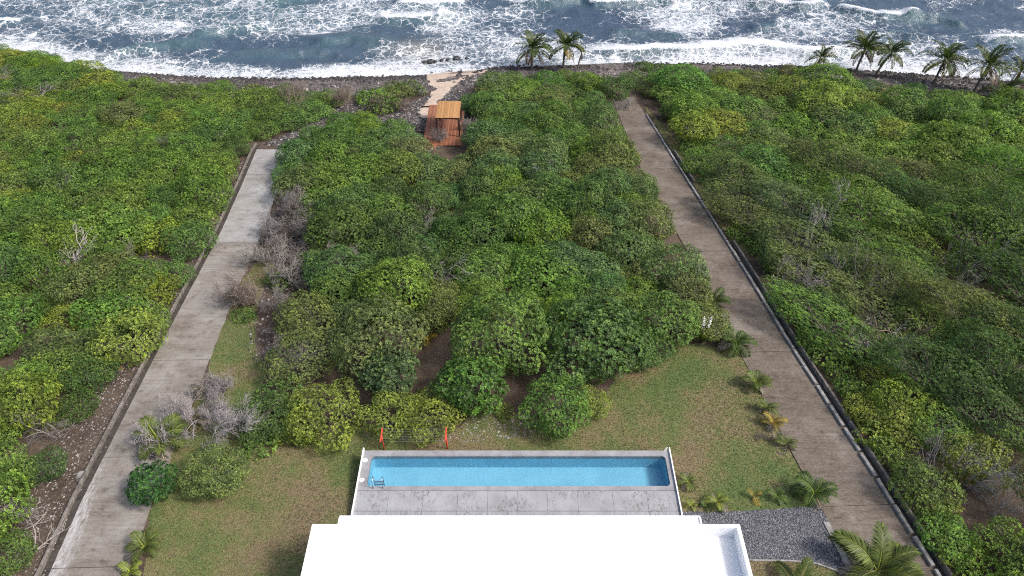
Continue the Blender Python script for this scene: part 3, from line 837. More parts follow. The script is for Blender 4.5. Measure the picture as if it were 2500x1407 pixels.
for (x, y) in ((-8.2, 24.36), (-8.2, 23.08)):
    mb = MB(); th = np.linspace(0, 2 * math.pi, 20, endpoint=False)
    prof = [(0.135, -0.01), (0.135, 0.012), (0.12, 0.02), (0.03, 0.02), (0.0, 0.02)]
    V = [(x + r * math.cos(a), y + r * math.sin(a), ZT + z) for r, z in prof[:4] for a in th]
    F = [(i * 20 + j, i * 20 + (j + 1) % 20, (i + 1) * 20 + (j + 1) % 20, (i + 1) * 20 + j) for i in range(3) for j in range(20)] + [tuple(range(60, 80))]
    mb.add(V, F); lid = tpart('skimmer_lid', mb, 'white_plastic')
    mb = MB()
    for dx in (-0.022, 0.0, 0.022): mb.box(x + dx - 0.007, x + dx + 0.007, y - 0.03, y + 0.03, ZT + 0.0205, ZT + 0.024)
    for i in range(len(mb.v)): mb.v[i] = mb.v[i] - TL
    obj('finger_slot', mb.mesh('finger_slot', 'alu'), lid)
lad = thing('pool_ladder', 'stainless steel ladder hooked over the near left pool edge', 'ladder', (-7.25, 22.6, ZT))
def arch(x):
    q = []
    for a in np.linspace(0, 180, 13): q.append((x, 0.17 - 0.20 * math.cos(R(a)), 0.42 + 0.2 * math.sin(R(a))))
    return [(x, -0.03, 0.0)] + q + [(x, 0.37, -0.75)]
for x in (-0.26, 0.26):
    h = obj('handrail', MB().tube(arch(x), 0.022, 8).mesh('handrail', 'steel', True), lad)
    obj('flange', MB().tube([(x, -0.03, 0.0), (x, -0.03, 0.025)], 0.055, 12).mesh('flange', 'steel'), h)
for z in (0.0, -0.27, -0.54):
    obj('tread', MB().box(-0.26, 0.26, 0.33, 0.42, z - 0.015, z + 0.015).mesh('tread', 'steel'), lad)

# ================================================================== THE HOUSE
HL = np.array((0.6, 14, 0.0))
house = thing('white_house', 'flat roofed white house with parapet, seen from above', 'house', HL)
def hpart(name, mb, m, parent=None):
    for i in range(len(mb.v)): mb.v[i] = mb.v[i] - HL
    return obj(name, mb.mesh(name, m), parent or house)
hpart('wall', MB().box(-9.15, 10.45, 6.2, 17.6, -0.6, 2.55), 'white_paint')
hpart('roof', MB().box(-9.30, 10.60, 6.0, 18.33, 2.552, 2.75), 'white_paint')
hx0, hx1, hy0, hy1, hz = -9.32, 10.62, 5.9, 18.35, 3.6
for (a, b, c_, d) in ((hx0, hx0 + .17, hy0, hy1), (hx1 - .17, hx1, hy0, hy1), (hx0 + .172, hx1 - .172, hy1 - .17, hy1 - .002), (hx0 + .172, hx1 - .172, hy0 + .002, hy0 + .17)):
    hpart('parapet', MB().box(a, b, c_, d, 2.56, hz), 'white_paint')
can = hpart('canopy', MB().box(-8.12, 8.86, 18.352, 18.78, 3.2, 3.53), 'white_paint')
for (a, b, c_, d) in ((-8.12, 8.86, 18.72, 18.80), (8.80, 8.88, 18.352, 18.718), (-8.14, -8.06, 18.352, 18.718)):
    hpart('canopy_lip', MB().box(a, b, c_, d, 3.15, 3.595), 'white_paint', can)
for i in range(6):
    x = -7.6 + i * 2.75
    dr = hpart('sliding_door', MB().box(x, x + 2.55, 17.602, 17.64, 0.12, 2.4), 'glass_dark')
    mb = MB()
    for q in (x, x + 1.25, x + 2.49): mb.box(q, q + 0.06, 17.642, 17.68, 0.12, 2.4)
    mb.box(x + .062, x + 1.248, 17.642, 17.68, 2.34, 2.4); mb.box(x + 1.312, x + 2.488, 17.642, 17.68, 2.34, 2.4)
    hpart('door_frame', mb, 'alu', dr)

# ================================================================== CLOTHESLINE
A = gnd(938, 1098); B = gnd(1092, 1096)
for i, (q, nm) in enumerate(((A, 'left'), (B, 'right'))):
    A_ = q
cl = thing('clothesline', 'rotary-free clothes line of wires between two red T posts beyond the pool', 'clothesline', (A + B) / 2)
cl['label'] = 'washing line of thin wires between two red T shaped posts'
ctr = (A + B) / 2
tops = []
for q in (A, B):
    p0 = q - ctr
    post = obj('post', MB().tube([p0 + (0, 0, -0.3), p0 + (0, 0, 1.35)], 0.045, 8).mesh('post', 'red_paint', True), cl)
    arm = obj('cross_arm', MB().bar(p0 + (0, -0.48, 0), p0 + (0, 0.48, 0), 0.075, 0.075, 1.352).mesh('cross_arm', 'red_paint'), cl)
    tops.append(p0 + np.array((0, 0, 1.43)))
for dy in (-0.44, -0.27, -0.1, 0.08, 0.25, 0.43):
    a = tops[0] + (0, dy, 0); b = tops[1] + (0, dy, 0)
    q = [a + (b - a) * s + np.array((0, 0, -0.10 * 4 * s * (1 - s))) for s in np.linspace(0, 1, 9)]
    obj('wire', MB().tube(q, 0.009, 4).mesh('wire', 'line_wire'), cl)

# ================================================================== PAVILION AND DECK AT THE BEACH
DK = np.array((-7.6, 77.0, gz(-7.6, 77.0)))
deck = thing('timber_deck', 'reddish timber deck on stony ground under the small pavilion', 'deck', DK)
zd = plane(75.5) + 0.75
nb = 30
for i in range(nb):
    x = -9.95 + i * 0.145
    y0, y1 = (70.6, 80.9) if x < -8.45 else (71.5, 79.4)
    obj('deck_plank', MB().box(x - DK[0], x - DK[0] + 0.13, y0 - DK[1], y1 - DK[1], zd - 0.035 - DK[2], zd - DK[2]).mesh('deck_plank', 'deck_board'), deck)
for y_ in (71.8, 74.6, 77.6, 80.6):
    obj('joist', MB().box(-10.9 - DK[0] if y_ in (74.6, 80.6) else -10.0 - DK[0], (-8.4 if y_ > 80 else -5.7) - DK[0], y_ - DK[1], y_ + 0.1 - DK[1], zd - 0.2 - DK[2], zd - 0.04 - DK[2]).mesh('joist', 'dark_timber'), deck)
for x in (-9.8, -7.8, -5.8):
    for y_ in (71.8, 75.4, 79.0):
        g0 = gz(x, y_)
        obj('stilt', MB().box(x - DK[0], x + .12 - DK[0], y_ + .12 - DK[1], y_ + .24 - DK[1], g0 - .2 - DK[2], zd - .2 - DK[2]).mesh('stilt', 'dark_timber'), deck)
zr = zd + 2.35
pc = atz(1095, 268, zr)
PV_ = np.array((pc[0], pc[1], zd))
pav = thing('beach_pavilion', 'small open timber pavilion with tan boarded roof by the beach', 'pavilion', PV_)
w2, d2 = 1.33, 1.95
for i in range(18):
    x = -w2 + i * (2 * w2 / 18)
    obj('roof_plank', MB().box(x, x + 2 * w2 / 18 - 0.012, -d2, d2, 2.35, 2.35 + 0.035 + 0.01 * (i % 2)).mesh('roof_plank', 'roof_board'), pav)
for sx in (-1, 1):
    for sy in (-1, 1):
        x, y_ = sx * (w2 - .09), sy * (d2 - .09)
        obj('post', MB().box(x - .085, x + .085, y_ - .085, y_ + .085, 0, 2.22).mesh('post', 'dark_timber'), pav)
for sy in (-1, 1):
    obj('beam', MB().box(-w2, w2, sy * (d2 - .09) - .05, sy * (d2 - .09) + .05, 2.222, 2.348).mesh('beam', 'dark_timber'), pav)
for sx in (-1, 1):
    x = sx * (w2 - .09)
    obj('beam', MB().box(x - .05, x + .05, -d2 + .16, d2 - .16, 2.222, 2.348).mesh('beam', 'dark_timber'), pav)

# ================================================================== FOLIAGE PROTOTYPES
def unit(v):
    return v / (np.linalg.norm(v, axis=-1, keepdims=True) + 1e-9)

def foliage(seed, lumps, dens, ll, lw, nl=6, up=0.45, inner=0.25):
    """rosettes of kite-shaped leaves over the outside of a cluster of lumps"""
    rg = np.random.default_rng(seed)
    P = []; Nn = []
    L = np.array(lumps)
    for i, (cx, cy, cz, rx, ry, rz) in enumerate(lumps):
        area = 4 * math.pi * (((rx * ry) ** 1.6 + (rx * rz) ** 1.6 + (ry * rz) ** 1.6) / 3) ** (1 / 1.6)
        n = int(area * dens * 0.8)
        d = unit(rg.normal(size=(n, 3)))
        d = d[d[:, 2] > -0.35 - 0.3 * rg.random(n)]
        n = len(d)
        s = 1 - np.abs(rg.normal(0, 0.07, n)) - (rg.random(n) < inner) * rg.uniform(0.05, 0.35, n)
        bumpy = 1 + 0.10 * np.sin(d[:, 0] * 7 + i) * np.sin(d[:, 1] * 8 + 2 * i) + 0.06 * np.sin(d[:, 2] * 13 + i)
        q = np.array((cx, cy, cz)) + d * np.array((rx, ry, rz)) * (s * bumpy)[:, None]
        ok = np.ones(n, bool)
        for j, (ax, ay, az_, bx_, by_, bz_) in enumerate(lumps):
            if j == i: continue
            e = ((q - (ax, ay, az_)) / (bx_, by_, bz_)); ok &= (e ** 2).sum(1) > 0.55
        ok &= q[:, 2] > 0.12
        P.append(q[ok]); Nn.append(unit(d[ok] / np.array((rx, ry, rz))))
    P = np.concatenate(P); Nn = np.concatenate(Nn)
    Nn = unit(Nn + np.array((0, 0, up)) + rg.normal(0, 0.25, Nn.shape))
    m = len(P)
    tiptint = np.clip(rg.normal(0.46, 0.24, m), 0, 1)
    # patches of newer growth
    tiptint = np.clip(tiptint + 0.22 * np.sin(P[:, 0] * 2.3 + seed) * np.sin(P[:, 1] * 2.1 + 1.3 * seed), 0, 1)
    A_ = unit(np.cross(Nn, unit(rg.normal(size=(m, 3))))); B_ = np.cross(Nn, A_)
    Q = []; T_ = []
    for k_ in range(nl):
        a = 2 * math.pi * (k_ + rg.random(m) * 0.7) / nl
        ln = ll * rg.uniform(0.7, 1.25, m)[:, None]; w = lw * rg.uniform(0.8, 1.2, m)[:, None]
        tang = A_ * np.cos(a)[:, None] + B_ * np.sin(a)[:, None]
        lift = rg.uniform(0.1, 0.8, m)[:, None]
        d = unit(tang + Nn * lift)
        sd2 = unit(np.cross(d, Nn + 1e-3)); nn = np.cross(sd2, d)
        p0 = P + d * 0.02; mid = P + d * ln * 0.55 + nn * ln * 0.06
        tip = P + d * ln - nn * ln * 0.05
        Q.append(np.stack([p0, mid - sd2 * w / 2, tip, mid + sd2 * w / 2], 1))
        T_.append(np.clip(tiptint + rg.normal(0, 0.13, m), 0, 1))
    return np.concatenate(Q), np.concatenate(T_)

def limbs(seed, lumps, r0, base_spread=0.15, sides=5, twigs=0):
    rg = np.random.default_rng(seed); mb = MB()
    L = np.array(lumps); ctr_ = L[:, :3].mean(0)
    fork = np.array((rg.normal(0, .1), rg.normal(0, .1), ctr_[2] * 0.35))
    b0 = np.array((rg.normal(0, base_spread), rg.normal(0, base_spread), -0.35))
    mb.tube([b0, b0 * .5 + fork * .4 + (0.03, 0.02, 0.0), fork], [r0 * 1.25, r0, r0 * .85], sides + 2)
    for c_ in L:
        e = c_[:3] + np.array((0, 0, c_[5] * .35))
        m1 = fork * .55 + e * .45 + rg.normal(0, .15, 3); m1[2] = max(m1[2], fork[2] * .8)
        mb.tube([fork - (0, 0, r0 * .5), m1, e], [r0 * .6, r0 * .4, r0 * .12], sides)
        for _ in range(twigs):
            q = c_[:3] + unit(rg.normal(size=3)) * c_[3:6] * rg.uniform(.6, 1.02)
            if q[2] < .2: continue
            mb.tube([m1, (m1 + q) / 2 + rg.normal(0, .12, 3), q], [r0 * .22, r0 * .14, r0 * .05], 3, False)
    return mb

def dome(seed, Rr, h, n, lo=0.3, hi=0.5, stretch=1.0, base=0.42):
    rg = np.random.default_rng(seed)
    L = [(0, 0, h * base, Rr * .72 * stretch, Rr * .72, h * (1 - base) * .92)]
    for i in range(n):
        a = 2 * math.pi * (i + rg.random() * .6) / n
        rr = Rr * rg.uniform(.42, .72)
        s = Rr * rg.uniform(lo, hi)
        z = h * (0.80 - 0.42 * (rr / Rr) ** 1.5) * rg.uniform(.75, 1.05)
        L.append((math.cos(a) * rr * stretch, math.sin(a) * rr, max(z, s * .5), s * stretch ** .5, s, s * rg.uniform(.55, .8)))
    return L

PRO = {}
def proto(key, lumps, dens, ll, lw, nl, r0, twigs=0, up=.45, inner=.25, seed=0):
    Q, T_ = foliage(seed + hash_(key), lumps, dens, ll, lw, nl, up, inner)
    cr = quads(key + '_crown', Q, 'leaf', T_)
    tr = limbs(seed + hash_(key), lumps, r0, twigs=twigs).mesh(key + '_trunk', 'bark', True)
    PRO[key] = (tr, cr)
def hash_(s):
    return sum((i + 1) * ord(c_) for i, c_ in enumerate(s)) % 9973

for i in range(4): proto('tree%d' % i, dome(10 + i, 2.9, 3.4 + .3 * i, 9 + i), 56, .112, .062, 6, .12, 2, seed=i)
for i in range(3): proto('shrub%d' % i, dome(30 + i, 2.3, 2.0 + .25 * i, 8 + i, .3, .5, 1.15, .36), 58, .100, .056, 6, .07, 3, seed=i)
for i in range(3): proto('wind%d' % i, dome(50 + i, 2.8, 4.0 + .4 * i, 11 + i, .28, .45, 1.75, .5), 48, .094, .050, 6, .13, 7, .55, .35, seed=i)
for i in range(2): proto('glossy%d' % i, dome(70 + i, 2.2, 3.1 + .4 * i, 9, .32, .5, 1.0, .45), 30, .175, .085, 7, .10, 1, .35, .3, seed=i)
proto('glossy2', dome(75, 3.5, 4.2, 12, .3, .46, 1.0, .45), 30, .175, .085, 7, .12, 1, .35, .3, seed=5)
for i in range(2): proto('low%d' % i, dome(90 + i, 1.5, 1.15, 7, .35, .55, 1.2, .34), 28, .13, .075, 6, .04, 2, seed=i)

def dead(seed, h, spread, depth=4, nb0=5, lean=(0, 0), fine=3):
    rg = np.random.default_rng(seed); mb = MB()
    def grow(p, d, ln, r, lev):
        n = 4
        pts = [p]; dd = d
        for _ in range(n - 1):
            dd = unit(dd + rg.normal(0, .22, 3) + np.array((lean[0], lean[1], 0.02)) * .15)
            pts.append(pts[-1] + dd * ln / (n - 1))
        mb.tube(pts, np.linspace(r, r * .55, n), 5 if lev == 0 else (4 if lev == 1 else 3), lev == 0)
        if lev >= depth: return
        for _ in range(fine if lev > 0 else nb0):
            k_ = rg.integers(1, n)
            q = pts[k_]
            nd = unit(dd + rg.normal(0, spread, 3) + np.array((lean[0], lean[1], .12)))
            grow(q, nd, ln * rg.uniform(.55, .8), max(r * .5, .006), lev + 1)
    for s in range(3):
        a = rg.uniform(0, 6.28)
        grow(np.array((math.cos(a) * .1, math.sin(a) * .1, -.15)), unit(np.array((math.cos(a) * .6 + lean[0], math.sin(a) * .6 + lean[1], 1.0))), h * .45, .036 * h / 2, 0)
    return mb
DEAD = [dead(200 + i, 2.0, .75, 4, 5, ((0.25, -.15) if i % 2 else (-.2, .1)), 5).mesh('dead%d' % i, 'dead_wood') for i in range(4)]
BARE = [dead(220 + i, 3.2, .6, 4, 4, (0.35, -.2), 3).mesh('bare%d' % i, 'dead_wood') for i in range(2)]

# palm fronds along +X, root at the origin
def frond(seed, ln, elev, bend, nl=34, ll=.62, droop=.5, dead_=False, ragged=0.0):
    rg = np.random.default_rng(seed)
    n = 14; pts = [np.zeros(3)]; a = elev
    for i in range(n):
        pts.append(pts[-1] + np.array((math.cos(a), 0, math.sin(a))) * ln / n); a -= bend / n * (0.5 + 1.2 * i / n)
    pts = np.array(pts)
    Q = []; T_ = []
    s = np.linspace(.10, 1.0, nl)
    for t_ in s:
        f = t_ * n; i = min(int(f), n - 1); p = pts[i] + (pts[i + 1] - pts[i]) * (f - i)
        tg = unit(pts[i + 1] - pts[i]); nrm = np.cross(np.array((0, 1., 0)), tg) * -1
        for sg in (-1, 1):
            if rg.random() < ragged: continue
            L_ = ll * (0.35 + 1.0 * math.sin(math.pi * min(1, .12 + t_ * .86)) ** .8) * rg.uniform(.85, 1.12)
            d = unit(tg * (.55 + .5 * t_) + np.array((0, sg, 0)) * (1.0 - .35 * t_) + nrm * rg.uniform(.05, .3))
            d2_ = unit(d + np.array((0, 0, -droop * rg.uniform(.6, 1.5))))
            w = .085 * (ln / 2.6) ** .5
            sd2 = unit(np.cross(d, nrm + np.array((.01, 0, 0))))
            m1 = p + d * L_ * .5; tp_ = m1 + d2_ * L_ * .5
            Q.append(np.stack([p, m1 - sd2 * w / 2, tp_, m1 + sd2 * w / 2])); T_.append(np.clip(rg.normal(.4, .15), 0, 1))
    # rachis as narrow faces
    up_ = np.array((0, 0, 1.))
    for i in range(n):
        r0, r1 = .035 * (1 - i / n) + .008, .035 * (1 - (i + 1) / n) + .008
        for a_, b_ in (((0, 1, 0), (0, 0, .6)), ((0, 0, .6), (0, -1, 0)), ((0, -1, 0), (0, 1, 0))):
            a_ = np.array(a_, float); b_ = np.array(b_, float)
            Q.append(np.stack([pts[i] + a_ * r0, pts[i] + b_ * r0, pts[i + 1] + b_ * r1, pts[i + 1] + a_ * r1])); T_.append(.97)
    return quads('frond', np.array(Q), 'frond_leaf', T_)
FR = {'up': [frond(300 + i, 2.3, R(64), R(52), 32, .6, .25) for i in range(2)],
      'mid': [frond(310 + i, 2.5, R(34), R(75), 34, .62, .5) for i in range(3)],
      'out': [frond(320 + i, 2.4, R(4), R(62), 32, .58, .7) for i in range(2)],
      'hang': [frond(330 + i, 2.2, R(-32), R(50), 26, .45, .9, ragged=.25) for i in range(2)]}
BIGF = [frond(340 + i, 3.3, R(50 - 14 * i), R(70), 60, .85, .55) for i in range(3)]
YF = [frond(350 + i, 1.25, R(58 - 18 * i), R(80), 22, .42, .45) for i in range(3)]
GREEN_P = (0.062, 0.095, 0.022); OLIVE_P = (0.105, 0.125, 0.028); YEL_P = (0.26, 0.21, 0.045); BRN_P = (0.17, 0.125, 0.085); GREY_P = (0.27, 0.24, 0.21)
LIME_P = (0.20, 0.25, 0.05)

def palm_trunk(seed, h, lean, r=.13, skirt=True):
    rg = np.random.default_rng(seed)
    z = np.linspace(0, 1, 9)
    pts = np.stack([lean[0] * z ** 1.5, lean[1] * z ** 1.5, -0.3 + (h + .3) * z], -1)
    mb = MB(); mb.tube(pts, r * (1.35 - .5 * z), 9)
    return mb.mesh('trunk', 'palm_bark', True), pts[-1]

def palm(label, base, h, lean, seed, nf=19, s=1.0, group='coconut palms along the shore', wind=0.9, skirt=7):
    rg = np.random.default_rng(seed)
    root = thing('coconut_palm', label, 'palm tree', (base[0], base[1], base[2]), 0, group, None)
    tr, top = palm_trunk(seed, h, lean)
    obj('trunk', tr, root)
    for i in range(nf):
        t_ = (i + .5) / nf
        kind_ = 'up' if t_ < .28 else ('mid' if t_ < .62 else ('out' if t_ < .84 else 'hang'))
        yaw = i * 2.39996 + rg.normal(0, .18)
        # the onshore wind sweeps the crown to the right
        yaw -= wind * .55 * math.sin(yaw + 0.3) * (1 if kind_ in ('up', 'mid') else .4)
        c_ = GREEN_P if t_ < .55 else (OLIVE_P if t_ < .8 else (YEL_P if rg.random() < .5 else BRN_P))
        c_ = tuple(np.array(c_) * rg.uniform(.8, 1.2))
        k_ = 1.22 * s * rg.uniform(.88, 1.1)
        obj('frond', FR[kind_][int(rg.integers(len(FR[kind_])))], root, top + np.array((0, 0, .04 * (1 - t_))), (rg.normal(0, .15), rg.normal(0, .12), yaw), (k_, k_, k_), c_)
    for i in range(skirt):                           # withered fronds hanging down the trunk
        yaw = rg.uniform(0, 6.28); k_ = s * rg.uniform(.55, .8)
        obj('dry_frond', FR['hang'][i % 2], root, top - np.array((0, 0, .15)), (rg.normal(0, .2), R(rg.uniform(28, 48)), yaw), (k_, k_ * .6, k_), tuple(np.array(GREY_P if i % 2 else BRN_P) * rg.uniform(.7, 1.1)))
    return root

def shore_palm(u, vbase, vtop, label, seed, lean=(.3, 0), **k_):
    b = gnd(u, vbase); 
    z = max(gz(b[0], b[1]), SEA + .15)
    b = np.array((b[0], b[1], z))
    if gz(b[0], b[1]) < SEA + .1:
        b = np.array((b[0], shore(b[0]) - 1.0, 0)); b[2] = gz(b[0], b[1])
    zc = b[1] * CT - (b[2] - CAMH) * ST
    hh = (vbase - vtop) * zc / FPX / math.cos(R(26))
    return palm(label, b, hh, lean, seed, **k_)

shore_palm(1298, 172, 128, 'left one of the two coconut palms standing on the central beach', 1, (.05, .1))
shore_palm(1374, 168, 118, 'right one of the two central beach palms, with thick shaggy trunk', 2, (.15, .1), skirt=12)
shore_palm(1975, 165, 135, 'smallest coconut palm, leftmost of the right-hand shore row', 3, (.3, .1), s=.72, nf=14)
shore_palm(2088, 178, 128, 'tall palm with full green crown, second in the right-hand shore row', 4, (.3, .1))
shore_palm(2135, 188, 136, 'slim palm leaning right, third in the right-hand shore row', 5, (1.3, .2), s=.9, nf=16, skirt=3)
shore_palm(2278, 206, 152, 'wide palm with dark hanging fronds, fourth in the right-hand shore row', 6, (.3, .1), s=1.08)
shore_palm(2376, 226, 166, 'palm beside the pebble beach, fifth in the right-hand shore row', 7, (.5, .1), s=1.05)
shore_palm(2468, 215, 172, 'thin grey-green palm, sixth in the right-hand shore row', 8, (.3, .1), s=.85, nf=14, skirt=3)
shore_palm(2436, 238, 226, 'short trunkless palm low among bushes at right shore', 9, (.1, 0), s=.85, nf=12, skirt=0)
shore_palm(2502, 232, 200, 'palm cut off by the right picture edge', 10, (.2, 0), s=.95, nf=15)
# headless dead palm
b = gnd(1410, 172); b[1] = min(b[1], shore(b[0]) - .8); b[2] = gz(b[0], b[1])
dp = thing('dead_palm', 'dead headless palm stump leaning right of the two beach palms', 'palm tree', b)
tr, top = palm_trunk(77, 2.3, (.45, .1), .09); obj('trunk', tr, dp)
for i in range(9):
    obj('dry_frond', FR['hang'][i % 2], dp, top, (random.gauss(0, .2), R(random.uniform(40, 60)), i * .7), (.5, .35, .5), tuple(np.array(BRN_P) * random.uniform(.6, 1.0)))
obj('dry_frond', FR['up'][0], dp, top, (0, R(-15), 1.0), (.3, .2, .3), BRN_P)

def young(u, v, label, s, seed, n=8, c_=OLIVE_P, big=False, yaw0=None, dry=2):
    b = gnd(u, v); rg = np.random.default_rng(seed)
    root = thing('young_palm', label, 'palm', b, 0, 'young palms planted round the garden')
    tr, top = palm_trunk(seed, .35 * s, (.05, 0), .07 * s); obj('trunk', tr, root)
    src = BIGF if big else YF
    for i in range(n + dry):
        yaw = (yaw0 or 0) + i * 2.39996 + rg.normal(0, .2); k_ = (1 if big or u < 1000 else .8) * s * rg.uniform(.8, 1.15)
        f_ = src[min(2, int(3 * i / (n + dry)))]
        cc = tuple(np.array(c_) * rg.uniform(.75, 1.25)) if i < n else tuple(np.array(GREY_P) * rg.uniform(.7, 1.1))
        obj('frond', f_, root, top, (rg.normal(0, .12), rg.normal(0, .15), yaw), (k_, k_, k_), cc)
    return root
OLIVE_P = (0.115, 0.155, 0.038); GREEN_P = (0.075, 0.120, 0.030)
young(2135, 1400, 'large young palm spreading over the right drive near the gravel yard', .72, 401, 9, OLIVE_P, True, .4, 2)
young(1935, 1440, 'young palm rising from the lawn below the gravel yard', .45, 402, 6, OLIVE_P, True, .9, 0)
young(1980, 1215, 'bushy young palm at lawn corner where gravel meets right drive', 1.15, 403, 10, GREEN_P)
young(1745, 1232, 'small yellow-green palm seedling beside the gravel yard edge', .72, 404, 5, LIME_P)
young(1835, 1218, 'lone yellow frond seedling on the lawn above the gravel yard', .6, 405, 3, YEL_P, dry=0)
young(1893, 1218, 'small green seedling palm between yellow frond and lawn corner palm', .6, 406, 6, GREEN_P, dry=0)
young(1676, 1182, 'small palm close to the right end of the pool terrace', .6, 407, 6, OLIVE_P)
young(1684, 1238, 'tiny seedling at the terrace corner beside the gravel', .4, 408, 5, LIME_P, dry=0)
young(1720, 1240, 'tiny green seedling left of the yellow-green palm by gravel', .4, 418, 5, GREEN_P, dry=0)
young(1840, 945, 'feathery palm overhanging right drive, just above its bare lawn corner', 1.05, 409, 9, OLIVE_P)
young(1868, 1005, 'small palm with white pebbles at its foot beside right drive', .75, 410, 6, OLIVE_P)
young(1882, 1040, 'yellowing palm beside right drive, next below the pebbled palm', .8, 411, 6, YEL_P)
young(1915, 1090, 'thin pale palm at right lawn edge, midway down the drive', .7, 412, 5, OLIVE_P)
young(1790, 850, 'full green palm arching over the lawn top corner by right drive', 1.35, 413, 11, GREEN_P)
young(1738, 745, 'dark green palm fronds emerging from thicket beside right drive', 1.25, 414, 8, GREEN_P)
young(395, 1090, 'palm with broad green fronds and dead grass beside left drive', 1.35, 415, 9, OLIVE_P, False, .2, 4)
young(355, 1345, 'young palm on left drive edge near the bottom of picture', .85, 416, 7, OLIVE_P, dry=1)
young(318, 1400, 'yellow seedling palm at bottom edge beside left drive', .5, 417, 6, LIME_P, dry=0)
young(802, 488, 'pale arching palm frond rising from bushes beside left drive', 1.5, 419, 5, (0.19, .18, .09))
young(88, 545, 'yellow-green palm fronds poking from the left hillside scrub', 1.6, 420, 5, LIME_P)
young(1045, 838, 'yellow palm seedling in the dark gap of the central thicket', .9, 421, 4, YEL_P, dry=0)
young(500, 955, 'withered drooping grey palm on the lawn by left drive', .8, 422, 0, GREY_P, dry=8)
young(475, 1030, 'withered grey palm standing between left drive and dead bush', .9, 423, 0, GREY_P, dry=9)

# white-flowering plant at the top of the lawn
b = gnd(1712, 838)
fp = thing('flowering_plant', 'tall leafy plant with white flower spikes at the lawn top', 'plant', b)
def blade(seed, ln, w, a0, bend):
    rg = np.random.default_rng(seed); Q = []; n = 8; p = np.zeros(3); a = a0
    for i in range(n):
        q = p + np.array((math.cos(a), 0, math.sin(a))) * ln / n
        w0 = w * math.sin(math.pi * (.12 + .8 * i / n)); w1 = w * math.sin(math.pi * (.12 + .8 * (i + 1) / n))
        up_ = np.array((-math.sin(a), 0, math.cos(a))) * .3
        for sg in (-1, 1):
            Q.append(np.stack([p, p + np.array((0, sg * w0, 0)) + up_ * w0, q + np.array((0, sg * w1, 0)) + up_ * w1, q]))
        p = q; a -= bend / n
    return quads('leaf_blade', np.array(Q), 'frond_leaf', rg.uniform(.3, .7, len(Q)))
for i in range(11):
    obj('leaf_blade', blade(500 + i, random.uniform(1.2, 1.8), .13, R(random.uniform(55, 85)), R(random.uniform(20, 60))), fp, (0, 0, 0), (0, 0, i * 2.4), None, tuple(np.array((.13, .19, .045)) * random.uniform(.8, 1.2)))
for i, (dx, ln, dz) in enumerate(((-.15, 2.1, 1.0), (.35, 2.2, 1.0), (1.0, 1.9, .45))):
    mb = MB(); tip = np.array((dx, .15, ln * dz + .2))
    mb.tube([(0, 0, 0), tip * .5 + (0, 0, .15), tip], [.02, .016, .01], 4)
    stem = obj('flower_stem', mb.mesh('flower_stem', 'bark'), fp)
    rg = np.random.default_rng(600 + i); mb = MB()
    for j in range(60):
        q = tip * (1 - .38 * rg.random()) + rg.normal(0, .07, 3); r = rg.uniform(.025, .05)
        mb.add([q + np.array(v) * r for v in ((1, 0, 0), (-.5, .87, 0), (-.5, -.87, 0), (0, 0, .9))], [(0, 1, 3), (1, 2, 3), (2, 0, 3), (2, 1, 0)])
    obj('flower_spike', mb.mesh('flower_spike', 'petal'), stem)

# ================================================================== TREES AND SHRUBS
placed = []
def plant(name, key, label, cat, base, s, rz, color, group, sz=None):
    root = thing(name, label, cat, base, rz, group, (s[0], s[1], s[2]))
    tr, cr = PRO[key]
    obj('trunk', tr, root); obj('crown', cr, root, color=color)
    placed.append((base[0], base[1], 2.2))
    return root

G_MID = (0.108, 0.196, 0.042); G_BRI = (0.138, 0.236, 0.044); G_YEL = (0.188, 0.256, 0.046); G_OLI = (0.132, 0.180, 0.058); G_DRK = (0.080, 0.152, 0.040); G_BLU = (0.102, 0.182, 0.058)
CN = {G_MID: 'mid-green', G_BRI: 'bright green', G_YEL: 'yellow-green', G_OLI: 'olive', G_DRK: 'dark green', G_BLU: 'cool green'}
def jit(c_, a=.10):
    return tuple(np.clip(np.array(c_) * np.array((1 + random.gauss(0, a * .6), 1 + random.gauss(0, a * .4), 1 + random.gauss(0, a))) * random.uniform(1 - a, 1 + a), .01, .5))

def front(u, v, wpx, key, label, color, name='garden_shrub', hs=1.0, cat='shrub', group='shrubs along the top of the lawn'):
    """v is the pixel row of the plant's foot"""
    b = gnd(u, v); zc = b[1] * CT - (b[2] - CAMH) * ST
    w = wpx * zc / FPX
    w0 = {'t': 5.4, 's': 4.7, 'w': 6.5, 'g': 4.4, 'l': 3.3}[key[0]]
    s = w / (w0 if key != 'glossy2' else 7.0)
    plant(name, key, label, cat, b, (s, s, s * hs), random.uniform(0, 6.28), jit(color, .06), group)
front(810, 1035, 200, 'shrub0', 'rounded yellow-green shrub left of the washing line', G_YEL, hs=1.15)
front(735, 1058, 120, 'shrub1', 'small yellow-green shrub at lower left of rounded washing-line shrub', G_YEL)
front(955, 1038, 150, 'shrub1', 'yellow-green shrub directly behind the washing line, left half', G_YEL, hs=1.1)
front(1055, 1040, 160, 'shrub2', 'yellow-green shrub directly behind the washing line, right half', G_YEL, hs=.95)
front(1155, 985, 185, 'glossy0', 'glossy broad-leaved green shrub in front of the dark thicket gap', (.075, .165, .035))
front(955, 955, 150, 'glossy1', 'blue-green broad-leaved shrub left of the dark thicket gap', (.07, .13, .045))
front(1350, 1030, 175, 'tree1', 'stand-alone rounded tree on short grey trunk above the pool', G_MID, 'garden_tree', 1.0, 'tree', None)
front(1440, 1000, 95, 'shrub2', 'yellowish bush leaning on the stand-alone rounded tree', G_YEL)
front(1228, 1012, 55, 'low0', 'tiny bright yellow-green bush between two larger lawn shrubs', G_YEL)
front(1050, 985, 80, 'low1', 'small grey-green bush beside the glossy broad-leaved shrub', G_BLU)
